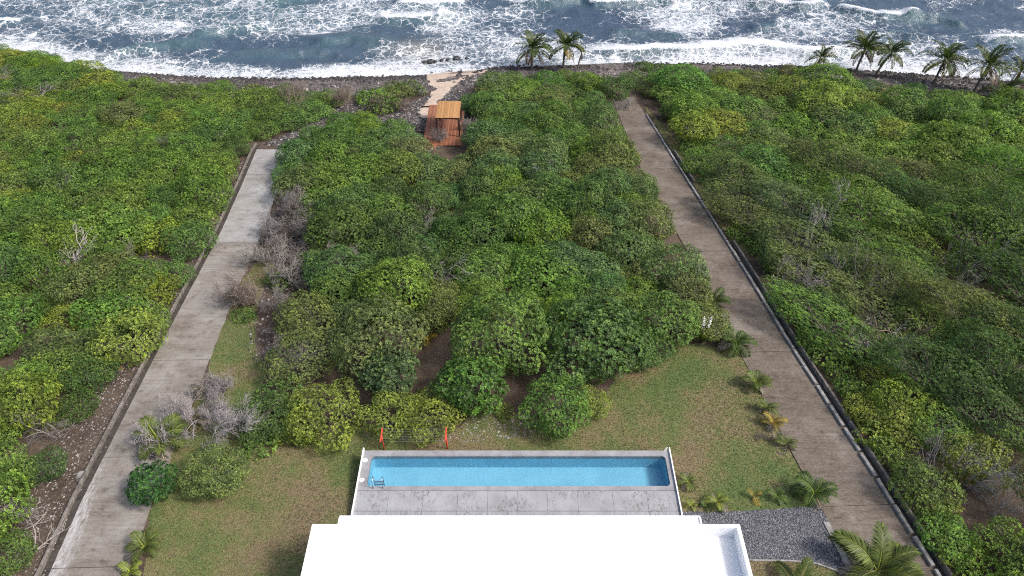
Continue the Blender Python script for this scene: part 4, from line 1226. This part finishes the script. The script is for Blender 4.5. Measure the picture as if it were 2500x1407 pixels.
front(655, 1045, 150, 'shrub1', 'dense green shrub at the left end of the lawn-top shrubs', G_DRK)
front(690, 985, 120, 'low1', 'low fine-leaved green shrub behind dense left-end shrub', G_MID)
front(640, 1080, 110, 'low0', 'creeping green bush spilling onto the lawn at left', G_MID, hs=.8)
front(540, 1180, 150, 'tree2', 'small rounded tree on the lawn right of the dark glossy bush', G_OLI, 'garden_tree', .8, 'tree', None)
front(385, 1205, 130, 'glossy0', 'dark glossy bush hanging over the right edge of left drive', (.045, .12, .03), hs=.95)
front(1440, 890, 265, 'glossy2', 'big dark broad-leaved tree at the right front of central thicket', G_DRK, 'broadleaf_tree', 1.0, 'tree', None)
front(1225, 880, 225, 'tree3', 'big green tree behind the glossy broad-leaved lawn shrub', G_MID, 'broadleaf_tree', 1.05, 'tree', None)
front(930, 880, 225, 'tree0', 'grey-green tree above the washing line with dark hollow below', G_OLI, 'broadleaf_tree', 1.15, 'tree', None)
front(760, 900, 190, 'wind1', 'twiggy olive tree at the left front of central thicket', G_OLI, 'broadleaf_tree', .8, 'tree', None)
front(1620, 825, 180, 'tree1', 'dense green tree at the lawn top right below the drive palms', G_MID, 'broadleaf_tree', .95, 'tree', None)
front(1545, 870, 150, 'tree2', 'low green tree between big dark tree and lawn top', G_DRK, 'broadleaf_tree', .8, 'tree', None)
front(1497, 240, 95, 'shrub1', 'dark green bush closing the far end of right drive', G_DRK, hs=1.2, group=None)
front(1545, 212, 70, 'shrub2', 'green bush just right of the far end of right drive', G_MID, group=None)
front(600, 775, 60, 'low0', 'small round green bush alone on grass beside left drive', G_MID)
front(690, 690, 80, 'low1', 'round green bush among dead grey twigs beside left drive', G_MID)

L_zone = [(-500, 40), (-100, 92), (0, 114), (60, 121), (150, 140), (205, 164), (250, 180), (340, 203), (520, 216), (700, 222), (828, 232), (828, 262), (740, 285), (715, 318), (640, 350), (598, 385), (562, 450), (522, 520), (476, 615), (425, 690), (385, 780), (312, 865), (262, 905), (200, 990), (165, 1070), (125, 1150), (100, 1250), (55, 1350), (-20, 1470), (-300, 1470)]
M_zone = [(862, 222), (1035, 212), (1020, 238), (950, 262), (872, 262)]
C_zone = [(1152, 210), (1260, 186), (1420, 182), (1475, 205), (1485, 250), (1500, 310), (1530, 390), (1560, 440), (1590, 480), (1560, 530), (1610, 560), (1670, 640), (1710, 700), (1735, 770), (1720, 800), (1600, 820), (1500, 800), (1300, 770), (1200, 760), (1090, 770), (1010, 800), (900, 790), (800, 800), (720, 820), (712, 740), (745, 690), (730, 640), (740, 560), (755, 505), (702, 470), (698, 420), (728, 374), (772, 320), (850, 298), (925, 298), (985, 335), (1010, 362), (1050, 362), (1130, 350), (1150, 300)]
R_zone = [(1545, 172), (1700, 171), (1900, 178), (2000, 188), (2100, 207), (2250, 222), (2400, 246), (2500, 258), (3000, 330), (3000, 1500), (2580, 1450), (2580, 1180), (2400, 1090), (2260, 1000), (2130, 910), (2020, 880), (1970, 850), (1925, 770), (1890, 700), (1835, 600), (1775, 520), (1735, 450), (1690, 380), (1640, 310), (1592, 250)]
T_hole = [(635, 335), (700, 305), (760, 265), (815, 238), (1040, 235), (1040, 300), (960, 318), (880, 288), (800, 300), (745, 345), (700, 385), (640, 362)]
D_hole = [(1000, 280), (1150, 280), (1150, 372), (1110, 400), (1000, 400)]
C_hole = [(965, 455), (1030, 455), (1040, 500), (975, 510)]
V_zone = [(1970, 885), (2120, 895), (2260, 990), (2400, 1080), (2580, 1170), (2580, 1500), (2360, 1460), (2272, 1340), (2180, 1230), (2112, 1140), (2055, 1055), (2000, 965)]
R_hole = [(1965, 790), (2120, 800), (2200, 850), (2150, 890), (2030, 870)]

def zone(polys, ydom, dy, dx, keys, name, cat, hfac, pal, zlabel, group, srange, holes=(), xr=(-100, 100), rowref='up from the house', hmap=None, mind=0):
    y = ydom[0]; row = 0; cnt = 0
    while y < ydom[1]:
        line = []
        x = xr[0] + random.uniform(0, dx)
        while x < xr[1]:
            px_, py_ = x + random.uniform(-.35, .35) * dx, y + random.uniform(-.35, .35) * dy
            x += dx
            z = gz(px_, py_)
            s = random.uniform(*srange)
            key = random.choice(keys)
            hh = hfac * s
            u, v = proj(px_, py_, z + hh * .55)
            if not (-260 < u < 2760 and v < 1560): continue
            if not any(inpoly(np.array([u]), np.array([v]), P_)[0] for P_ in polys): continue
            if any(inpoly(np.array([u]), np.array([v]), P_)[0] for P_ in holes): continue
            if z < SEA + (.12 if px_ < -45 or px_ > 12 else .45): continue
            if edge(LL, py_) - 1.3 < px_ < edge(LR, py_) + .6 and py_ < 72: continue
            if edge(RL, py_) - 1.6 < px_ < edge(RR, py_) + (2.3 if name != 'roadside_shrub' else 1.0) and py_ < 91: continue
            if any((px_ - q[0]) ** 2 + (py_ - q[1]) ** 2 < max(q[2], mind) for q in placed): continue
            line.append((px_, py_, z, s, key))
        if line:
            row += 1; line.sort()
            for i, (a, b_, z, s, key) in enumerate(line):
                # tint comes in broad drifts, as patches of one species do
                t_ = fbm(a * .09, b_ * .09, 15 + len(zlabel)) + random.gauss(0, .09)
                c_ = pal[int(np.clip((t_ - .28) / .44 * len(pal), 0, len(pal) - 1))]
                lab = '%s %s, %s from left in %s row %s, %s' % (CN[c_], name.replace('_', ' '), ordw(i + 1), ordw(row), rowref, zlabel)
                sz = s * random.uniform(.75, 1.35) * (hmap(a, b_) if hmap else 1)
                plant(name, key, lab, cat, (a, b_, z - .05), (s * random.uniform(.9, 1.1) * (1.3 if key[0] == 'w' else 1), s * random.uniform(.9, 1.1) * (.85 if key[0] == 'w' else 1), sz), (random.gauss(-.88, .12) + random.choice((0, math.pi))) if key[0] == 'w' else random.uniform(0, 6.28), jit(c_), group)
                cnt += 1
        y += dy
    return cnt

# ------------------------------------------------------------------ dead grey shrubs and branches
def deadbush(u, v, wpx, label, i, tint=(1, 1, 1), bare=False, lift=0.0, name='dead_shrub', hs=1.0):
    b = gnd(u, v, lift); b[2] -= lift * .0
    if lift: b[2] = gz(b[0], b[1])
    zc = b[1] * CT - (b[2] - CAMH) * ST
    s = 1.35 * wpx * zc / FPX / (2.6 if not bare else 3.4)
    root = thing(name, label, 'shrub' if not bare else 'tree', b, i * 1.7, 'bare grey shrubs', (s, s, s * hs))
    placed.append((b[0], b[1], 1.4))
    src = BARE[i % 2] if bare else DEAD[i % 4]
    obj('branches', src, root, color=tint)
W = (.90, .90, .95); GR = (.66, .65, .64); BRW = (.62, .54, .48)
for i, (u, v, w, label, t_) in enumerate((
        (640, 735, 110, 'dead grey brush pile at the lawn edge beside left drive', BRW), (745, 715, 130, 'dead grey shrub right of the brush pile by left drive', GR),
        (690, 765, 90, 'small dead shrub below the brush pile, above the pale stones', GR), (775, 560, 110, 'grey leafless shrub next to the pale palm frond', GR),
        (690, 560, 70, 'thin bare shrub on brown earth beside left drive', W), (665, 650, 90, 'round grey bare shrub above the brush pile', GR),
        (760, 455, 60, 'grey bare shrub left of the arching pale frond', GR), (545, 985, 90, 'tall dead grey shrub standing on the left lawn', W),
        (555, 935, 80, 'upper dead grey shrub on the left lawn', W), (460, 1080, 130, 'big tangled dead shrub beside the palm on left drive', W),
        (560, 1070, 120, 'tangled dead shrub between left drive palm and lawn shrubs', W), (690, 880, 110, 'grey twiggy shrub at left foot of central thicket', GR),
        (770, 860, 90, 'grey twigs in front of the olive thicket tree', GR), (1180, 255, 50, 'grey bare shrub right of the beach pavilion', GR),
        (1135, 330, 50, 'grey twigs covering the front of the timber deck', GR), (1055, 345, 45, 'grey twigs beside the deck corner', GR),
        (905, 268, 60, 'brown bare scrub on the stones left of the pavilion', BRW), (990, 262, 60, 'brown bare scrub just left of the sand path', BRW),
        (835, 265, 60, 'brown dry scrub at the end of the left hillside', BRW), (700, 250, 60, 'dry brown bush at the right end of the left hillside', BRW),
        (640, 590, 60, 'low grey scrub touching the right edge of left drive', GR), (735, 620, 90, 'grey bare shrub inside the left fringe of central thicket', GR),
        (720, 540, 90, 'pale grey bare shrub beside brown earth by left drive', GR), (820, 690, 90, 'grey bare branches right of the brush pile', GR),
        (1150, 240, 40, 'dark bare bush at right side of the sand path', BRW))):
    deadbush(u, v, w, label, i, t_)
# ones standing in the canopy: taller, placed by their visible crown
for i, (u, v, w, label, t_, ht) in enumerate((
        (1075, 600, 130, 'silver dead branches on top of the central thicket', W, 3.0), (1020, 520, 70, 'grey dead branches below the dark hole of the central thicket', GR, 3.0),
        (1340, 400, 60, 'thin pale bare tree in the upper central thicket', W, 3.0), (1300, 375, 50, 'grey bare crown left of the thin pale bare tree', GR, 3.0),
        (140, 590, 110, 'white bleached branches in the left hillside scrub', (1.4, 1.38, 1.4), 2.2), (330, 725, 70, 'grey ball of bare twigs near left drive', W, 1.8),
        (340, 600, 60, 'grey bare shrub among left hillside greenery', GR, 2.0), (290, 590, 40, 'narrow upright grey twigs on the left hillside', GR, 2.0),
        (90, 245, 110, 'grey leafless patch at the upper left of the hillside', GR, 1.8), (30, 205, 80, 'grey leafless bush at the far upper left edge', GR, 1.8),
        (130, 440, 70, 'dark bare twigs in a hollow of the left hillside', GR, 2.0), (100, 1010, 110, 'grey bare shrub on the lower left hillside', GR, 2.0),
        (10, 1195, 70, 'white bare branches at the left picture edge', (1.4, 1.4, 1.45), 2.0), (2040, 470, 130, 'silvery windswept bare tree in the right wood', W, 4.0),
        (1905, 470, 90, 'grey bare branches left of the silvery windswept tree', GR, 3.0), (1960, 620, 110, 'purple-grey bare tree near the right drive', (1.0, .93, .95), 3.4),
        (2100, 625, 110, 'grey bare branches right of the purple-grey bare tree', GR, 3.6), (2230, 760, 150, 'brown-grey bare crown above the right wood clearing', BRW, 3.6),
        (2150, 770, 90, 'white bare limbs beside the right wood clearing', (1.35, 1.33, 1.3), 3.2), (2200, 890, 130, 'fallen grey twigs on the floor of the right wood clearing', W, 1.4),
        (2350, 1060, 110, 'grey bare tree with thin trunk at lower right', GR, 3.4), (2430, 1080, 100, 'pale bare tree with light trunk at lower right', W, 3.4),
        (2490, 1190, 60, 'white bare twigs at the lower right edge', (1.3, 1.3, 1.3), 2.4), (2215, 250, 60, 'grey bare patch in the right shore shrubs', GR, 1.8),
        (1510, 150, 100, 'large bare purple-grey bush on the shore behind right drive', (.85, .75, .78), 2.2), (1535, 235, 60, 'grey fallen palm trunk and fronds at the far end of right drive', GR, 1.6), (570, 200, 30, 'lone dark bare sapling on the left beach', (.4, .36, .36), 2.0),
        (1780, 330, 90, 'brown-grey leafless bush right of right drive', BRW, 2.2), (2450, 470, 110, 'grey bare crowns at the right picture edge', GR, 3.6),
        (1870, 1050, 40, 'dry straw tuft between young palms by right drive', BRW, .5), (2400, 560, 110, 'dull grey bare crown in the upper right wood', GR, 4.0), (1990, 520, 90, 'tangled grey limbs below the silvery windswept tree', W, 3.4),
        (1720, 300, 70, 'dry grey scrub beside the upper right drive', GR, 1.8), (2090, 180, 60, 'dry grass tuft under the right shore palms', BRW, .8),
        (700, 235, 80, 'tall dry brown stalks at the end of left hillside', BRW, 2.0), (420, 330, 60, 'grey twigs in the middle of the left hillside', GR, 2.2),
        (2330, 620, 90, 'faint grey twigs among right wood crowns', GR, 3.8))):
    ht *= 1.5 if ht > 1.5 else 1.2
    b = gnd(u, v, ht * .8)
    b[2] = gz(b[0], b[1])
    zc = b[1] * CT - (b[2] - CAMH) * ST
    w_ = 1.2 * w * zc / FPX / 3.0
    placed.append((b[0], b[1], 1.4))
    root = thing('bare_tree' if ht > 2.5 else 'dead_shrub', label, 'tree' if ht > 2.5 else 'shrub', b, i * 2.1, 'bare grey shrubs', (w_, w_, max(ht / 3.0, .3)))
    obj('branches', (BARE[i % 2] if ht > 2.5 else DEAD[i % 4]), root, color=t_)


nC = zone([C_zone], (32, 101), 2.7, 2.9, ['tree0', 'tree1', 'tree2', 'tree3'], 'broadleaf_tree', 'tree', 3.8, [G_DRK, G_MID, G_MID, G_BRI, G_BLU, G_OLI], 'central thicket', 'trees of the central thicket', (.52, 1.0), [C_hole, D_hole, T_hole], xr=(-32, 20),
          hmap=lambda x, y: 1.0 if y < 80 else .8)
nL = zone([L_zone], (15, 108), 2.8, 3.0, ['shrub0', 'shrub1', 'shrub2'], 'spreading_shrub', 'shrub', 2.2, [G_MID, G_BRI, G_MID, G_YEL, G_BRI, G_OLI, G_MID], 'left hillside', 'shrubs of the left hillside', (.68, 1.12), [T_hole], xr=(-92, 0),
          hmap=lambda x, y: 1.1 if y < 70 else .72)
nV = zone([V_zone], (14, 36), 2.5, 2.6, ['shrub0', 'shrub1', 'shrub2'], 'roadside_shrub', 'shrub', 2.0, [G_BRI, G_MID, G_BRI, G_YEL], 'right wall', 'shrubs behind the right drive wall', (.6, .9), xr=(20, 48))
nR = zone([R_zone], (15, 60), 4.0, 4.2, ['wind0', 'wind1', 'wind2'], 'windswept_tree', 'tree', 4.3, [G_OLI, G_MID, G_OLI, G_BRI, G_OLI, G_DRK], 'right wood', 'trees of the right wood', (.7, 1.15), [R_hole], xr=(16, 80),
          hmap=lambda x, y: float(np.clip(.55 + (x - 20) / 22, .5, 1.05)))
nR2 = zone([R_zone], (60, 101), 3.2, 3.6, ['shrub0', 'shrub2', 'tree1', 'tree3'], 'coastal_shrub', 'shrub', 2.4, [G_MID, G_BRI, G_MID, G_YEL, G_OLI, G_BRI], 'right shore', 'shrubs of the right shore', (.85, 1.3), xr=(14, 92), rowref='towards the sea',
           hmap=lambda x, y: .8 if y < 80 else .62)
nM = zone([M_zone], (76, 96), 1.9, 2.2, ['low0', 'low1'], 'beach_bush', 'bush', 1.0, [G_MID, G_BRI, G_OLI], 'near pavilion', 'low bushes left of the sand path', (.85, 1.2), xr=(-30, -6))
SP = ['tree0', 'tree2', 'shrub1', 'shrub2']
n1 = zone([C_zone], (32, 101), 1.6, 1.6, SP, 'sapling', 'tree', 2.4, [G_DRK, G_MID, G_BRI], 'central thicket', 'saplings filling gaps of the central thicket', (.5, .75), [C_hole, D_hole, T_hole], xr=(-32, 20), mind=4.6)
n2 = zone([R_zone], (15, 101), 1.8, 1.8, SP, 'sapling', 'tree', 2.4, [G_DRK, G_MID, G_OLI], 'right wood', 'saplings filling gaps of the right wood', (.5, .8), [R_hole], xr=(16, 90), mind=6.0)
n3 = zone([L_zone], (15, 108), 1.6, 1.6, ['shrub0', 'shrub1'], 'sapling', 'tree', 1.7, [G_DRK, G_MID, G_BRI], 'left hillside', 'saplings filling gaps of the left hillside', (.5, .75), [T_hole], xr=(-92, 0), mind=4.4)
print('saplings', n1, n2, n3)
print('counts', nC, nL, nR, nR2, nV, nM)
for i, (u, v, w) in enumerate(sorted(((2110, 850, 70), (2060, 720, 100), (2020, 650, 80), (1800, 580, 60), (1765, 470, 60), (1850, 610, 70), (1935, 745, 90), (1985, 850, 80), (2030, 800, 100), (2070, 870, 80), (1900, 660, 80), (1880, 580, 90), (2170, 830, 90), (1960, 700, 80)), key=lambda q: q[1])):
    front(u, v, w, 'low%d' % (i % 2), 'low bright green bush beside right drive, %s counted down from the sea' % ordw(i + 1), G_BRI, 'verge_bush', 1.1, 'bush', 'low bushes beside the right drive wall')

for i in range(15):                                   # bushes hugging the wall behind the drain
    y_ = 15.6 + i * 1.55 + random.uniform(-.3, .3); x_ = float(edge(RR, y_)) + 1.75 + random.uniform(-.1, .35)
    sc_ = random.uniform(.55, .8)
    plant('verge_bush', 'low%d' % (i % 2), 'low bush hugging right drive wall, %s up from the bottom of picture' % ordw(i + 1), 'bush', (x_, y_, gz(x_, y_)), (sc_, sc_, sc_ * 1.2), i * 1.3, jit(random.choice((G_BRI, G_MID, G_YEL))), 'bushes hugging the right drive wall')

# fallen branches lower left
for i, (u, v, s, rz, label) in enumerate(((95, 1340, 1.0, 2.6, 'pale fallen branch on bare earth at the bottom left'), (60, 1300, .7, 1.0, 'thin fallen branch above the pale fallen branch'),
                                          (2210, 915, .7, .4, 'pale fallen branch in the right wood clearing'), (640, 815, .5, .9, 'dark fallen branch lying on pale stones beside left drive'))):
    b = gnd(u, v)
    o = thing('fallen_branch', label, 'branch', b + np.array((0, 0, .12)), 0, None, (s, s, s))
    mb = dead(700 + i, 2.6, .5, 2, 4, (.4, 0), 2)
    obj('branches', mb.mesh('fallen', 'dead_wood'), o, (0, 0, .05), (R(78), 0, rz), None, (1.1, 1.08, 1.05))

# ------------------------------------------------------------------ rocks
def rock(name, label, b, s, m, seed, group, cat='rock', flat_=.65):
    rg = np.random.default_rng(seed)
    phi = (1 + 5 ** .5) / 2
    v = np.array([(-1, phi, 0), (1, phi, 0), (-1, -phi, 0), (1, -phi, 0), (0, -1, phi), (0, 1, phi), (0, -1, -phi), (0, 1, -phi), (phi, 0, -1), (phi, 0, 1), (-phi, 0, -1), (-phi, 0, 1)]) / 1.9
    f = [(0, 11, 5), (0, 5, 1), (0, 1, 7), (0, 7, 10), (0, 10, 11), (1, 5, 9), (5, 11, 4), (11, 10, 2), (10, 7, 6), (7, 1, 8), (3, 9, 4), (3, 4, 2), (3, 2, 6), (3, 6, 8), (3, 8, 9), (4, 9, 5), (2, 4, 11), (6, 2, 10), (8, 6, 7), (9, 8, 1)]
    V = [tuple(q) for q in v]; F = []; cache = {}
    def midp(a, c_):
        key = (min(a, c_), max(a, c_))
        if key not in cache:
            q = unit((np.array(V[a]) + np.array(V[c_])) / 2); V.append(tuple(q)); cache[key] = len(V) - 1
        return cache[key]
    for a, c_, d in f:
        ab, bc, ca = midp(a, c_), midp(c_, d), midp(d, a)
        F += [(a, ab, ca), (c_, bc, ab), (d, ca, bc), (ab, bc, ca)]
    V = unit(np.array(V)); V = V * (1 + rg.normal(0, .10, (len(V), 1))) * s * np.array((rg.uniform(.8, 1.3), rg.uniform(.8, 1.1), flat_))
    mb = MB(); mb.add(V, F)
    o = obj(name, mb.mesh(name, m), None, b, (0, 0, rg.uniform(0, 6)))
    return tag(o, label, cat, group)
for i, (u, v, s) in enumerate(((1037, 152, .7), (1050, 151, 1.0), (1062, 150, .5), (1078, 147, .6), (1093, 146, .5), (1114, 142, .9), (1140, 143, .6))):
    q = atz(u, v, SEA)
    rock('sea_rock', 'dark rock awash off the sand path, %s from the left of seven' % ordw(i + 1), q, s * .6, 'wet_rock', 800 + i, 'dark rocks awash in the surf', flat_=.5)
for i, (u, v, s, label) in enumerate(((1996, 822, .45, 'reddish boulder on bare earth at the right wood clearing'), (2102, 1055, .45, 'brown boulder half hidden by bushes beside right drive wall'),
                                      (378, 805, .3, 'orange stone beside left drive wall, upper one'), (292, 900, .32, 'orange stone beside left drive wall, lower one'),
                                      (425, 690, .35, 'brown stone near left drive wall below hillside shrubs'), (200, 1160, .3, 'pale lump of coral rock beside the white-streaked left drive'))):
    rock('boulder', label, gnd(u, v), s, 'boulder' if i != 5 else 'kerb_concrete', 820 + i, None)

# pale shells and pebbles over bare ground, dead leaves
Lstrip = px((640, 360), (560, 420), (500, 560), (440, 680), (380, 780), (300, 880), (230, 960), (150, 1080), (80, 1200), (30, 1320), (-60, 1450), (100, 1450), (150, 1320), (180, 1230), (245, 1125), (290, 1030), (375, 860), (460, 700), (540, 545), (618, 372))
T, t = stones(5200, lambda x, y: inpoly(x, y, Lstrip), (0.025, 0.085), 0.6, 11, 0.01, (-46, -20, 14, 74), 1.7)
tag(obj('litter_stones', quads('litter_stones', T, 'pale_stone', t, 3)), 'pale shell and stone litter on the earth beside left drive', 'stones', kind='stuff')
Lpatch = px((600, 720), (660, 690), (690, 760), (680, 850), (640, 900), (600, 860), (610, 790))
T, t = stones(420, lambda x, y: inpoly(x, y, Lpatch), (0.03, 0.13), 0.6, 12, 0.02, (-24, -14, 30, 46), 1.3)
tag(obj('pale_rubble', quads('pale_rubble', T, 'pale_stone', t, 3)), 'pale rubble spread at the left foot of the central thicket', 'stones', kind='stuff')
Mid = px((880, 1060), (1120, 1050), (1150, 1010), (1250, 1018), (1450, 1000), (1400, 1060), (1150, 1080), (900, 1080))
Rs = px((1850, 985), (1885, 985), (1910, 1060), (1930, 1110), (1900, 1110), (1860, 1030))
T, t = stones(900, lambda x, y: inpoly(x, y, Mid) | inpoly(x, y, Rs), (0.025, 0.085), 0.6, 13, 0.02, (-10, 18, 22, 32), .5)
tag(obj('lawn_stones', quads('lawn_stones', T, 'pale_stone', t, 3)), 'scattered pale stones along the upper edges of the lawn', 'stones', kind='stuff')

# ------------------------------------------------------------------ grass
def grass(name, n, poly, box, seed, label, hgt=(.04, .11), excl=()):
    rg = np.random.default_rng(seed)
    q = rg.uniform((box[0], box[2]), (box[1], box[3]), (n * 3, 2))
    ok = inpoly(q[:, 0], q[:, 1], poly)
    for e in excl: ok &= ~inpoly(q[:, 0], q[:, 1], e)
    q = q[ok][:n]; m = len(q)
    z = terr(q[:, 0], q[:, 1]) + .012
    a = rg.uniform(0, 6.28, m); h = rg.uniform(*hgt, m); w = rg.uniform(.010, .022, m)
    dx, dy_ = np.cos(a), np.sin(a)
    b0 = np.stack([q[:, 0] - dy_ * w, q[:, 1] + dx * w, z], -1); b1 = np.stack([q[:, 0] + dy_ * w, q[:, 1] - dx * w, z], -1)
    lean = rg.uniform(.3, 1.2, m)
    tp_ = np.stack([q[:, 0] + dx * h * lean, q[:, 1] + dy_ * h * lean, z + h], -1)
    t_ = np.clip(.35 + 1.3 * (fbm(q[:, 0] * .3, q[:, 1] * .3, 19) - .5) + rg.normal(0, .2, m), 0, 1)
    return tag(obj(name, quads(name, np.stack([b0, b1, tp_], 1), 'grass_blade', t_, 3)), label, 'grass', kind='stuff')
terr_poly = [(TX0, TY0), (TX1, TY0), (TX1, TY1), (TX0, TY1)]
house_poly = [(hx0, 5), (hx1, 5), (hx1, hy1), (hx0, hy1)]
grass('lawn_grass', 110000, lawn_g, (-27, 19, 15, 48), 21, 'short patchy green and brown lawn grass between the two drives', (.03, .09), (terr_poly, house_poly, gr_g))
grass('verge_grass', 9000, px(*vg), (14, 24, 46, 86), 22, 'longer rough grass beside the right drive wall', (.15, .4))
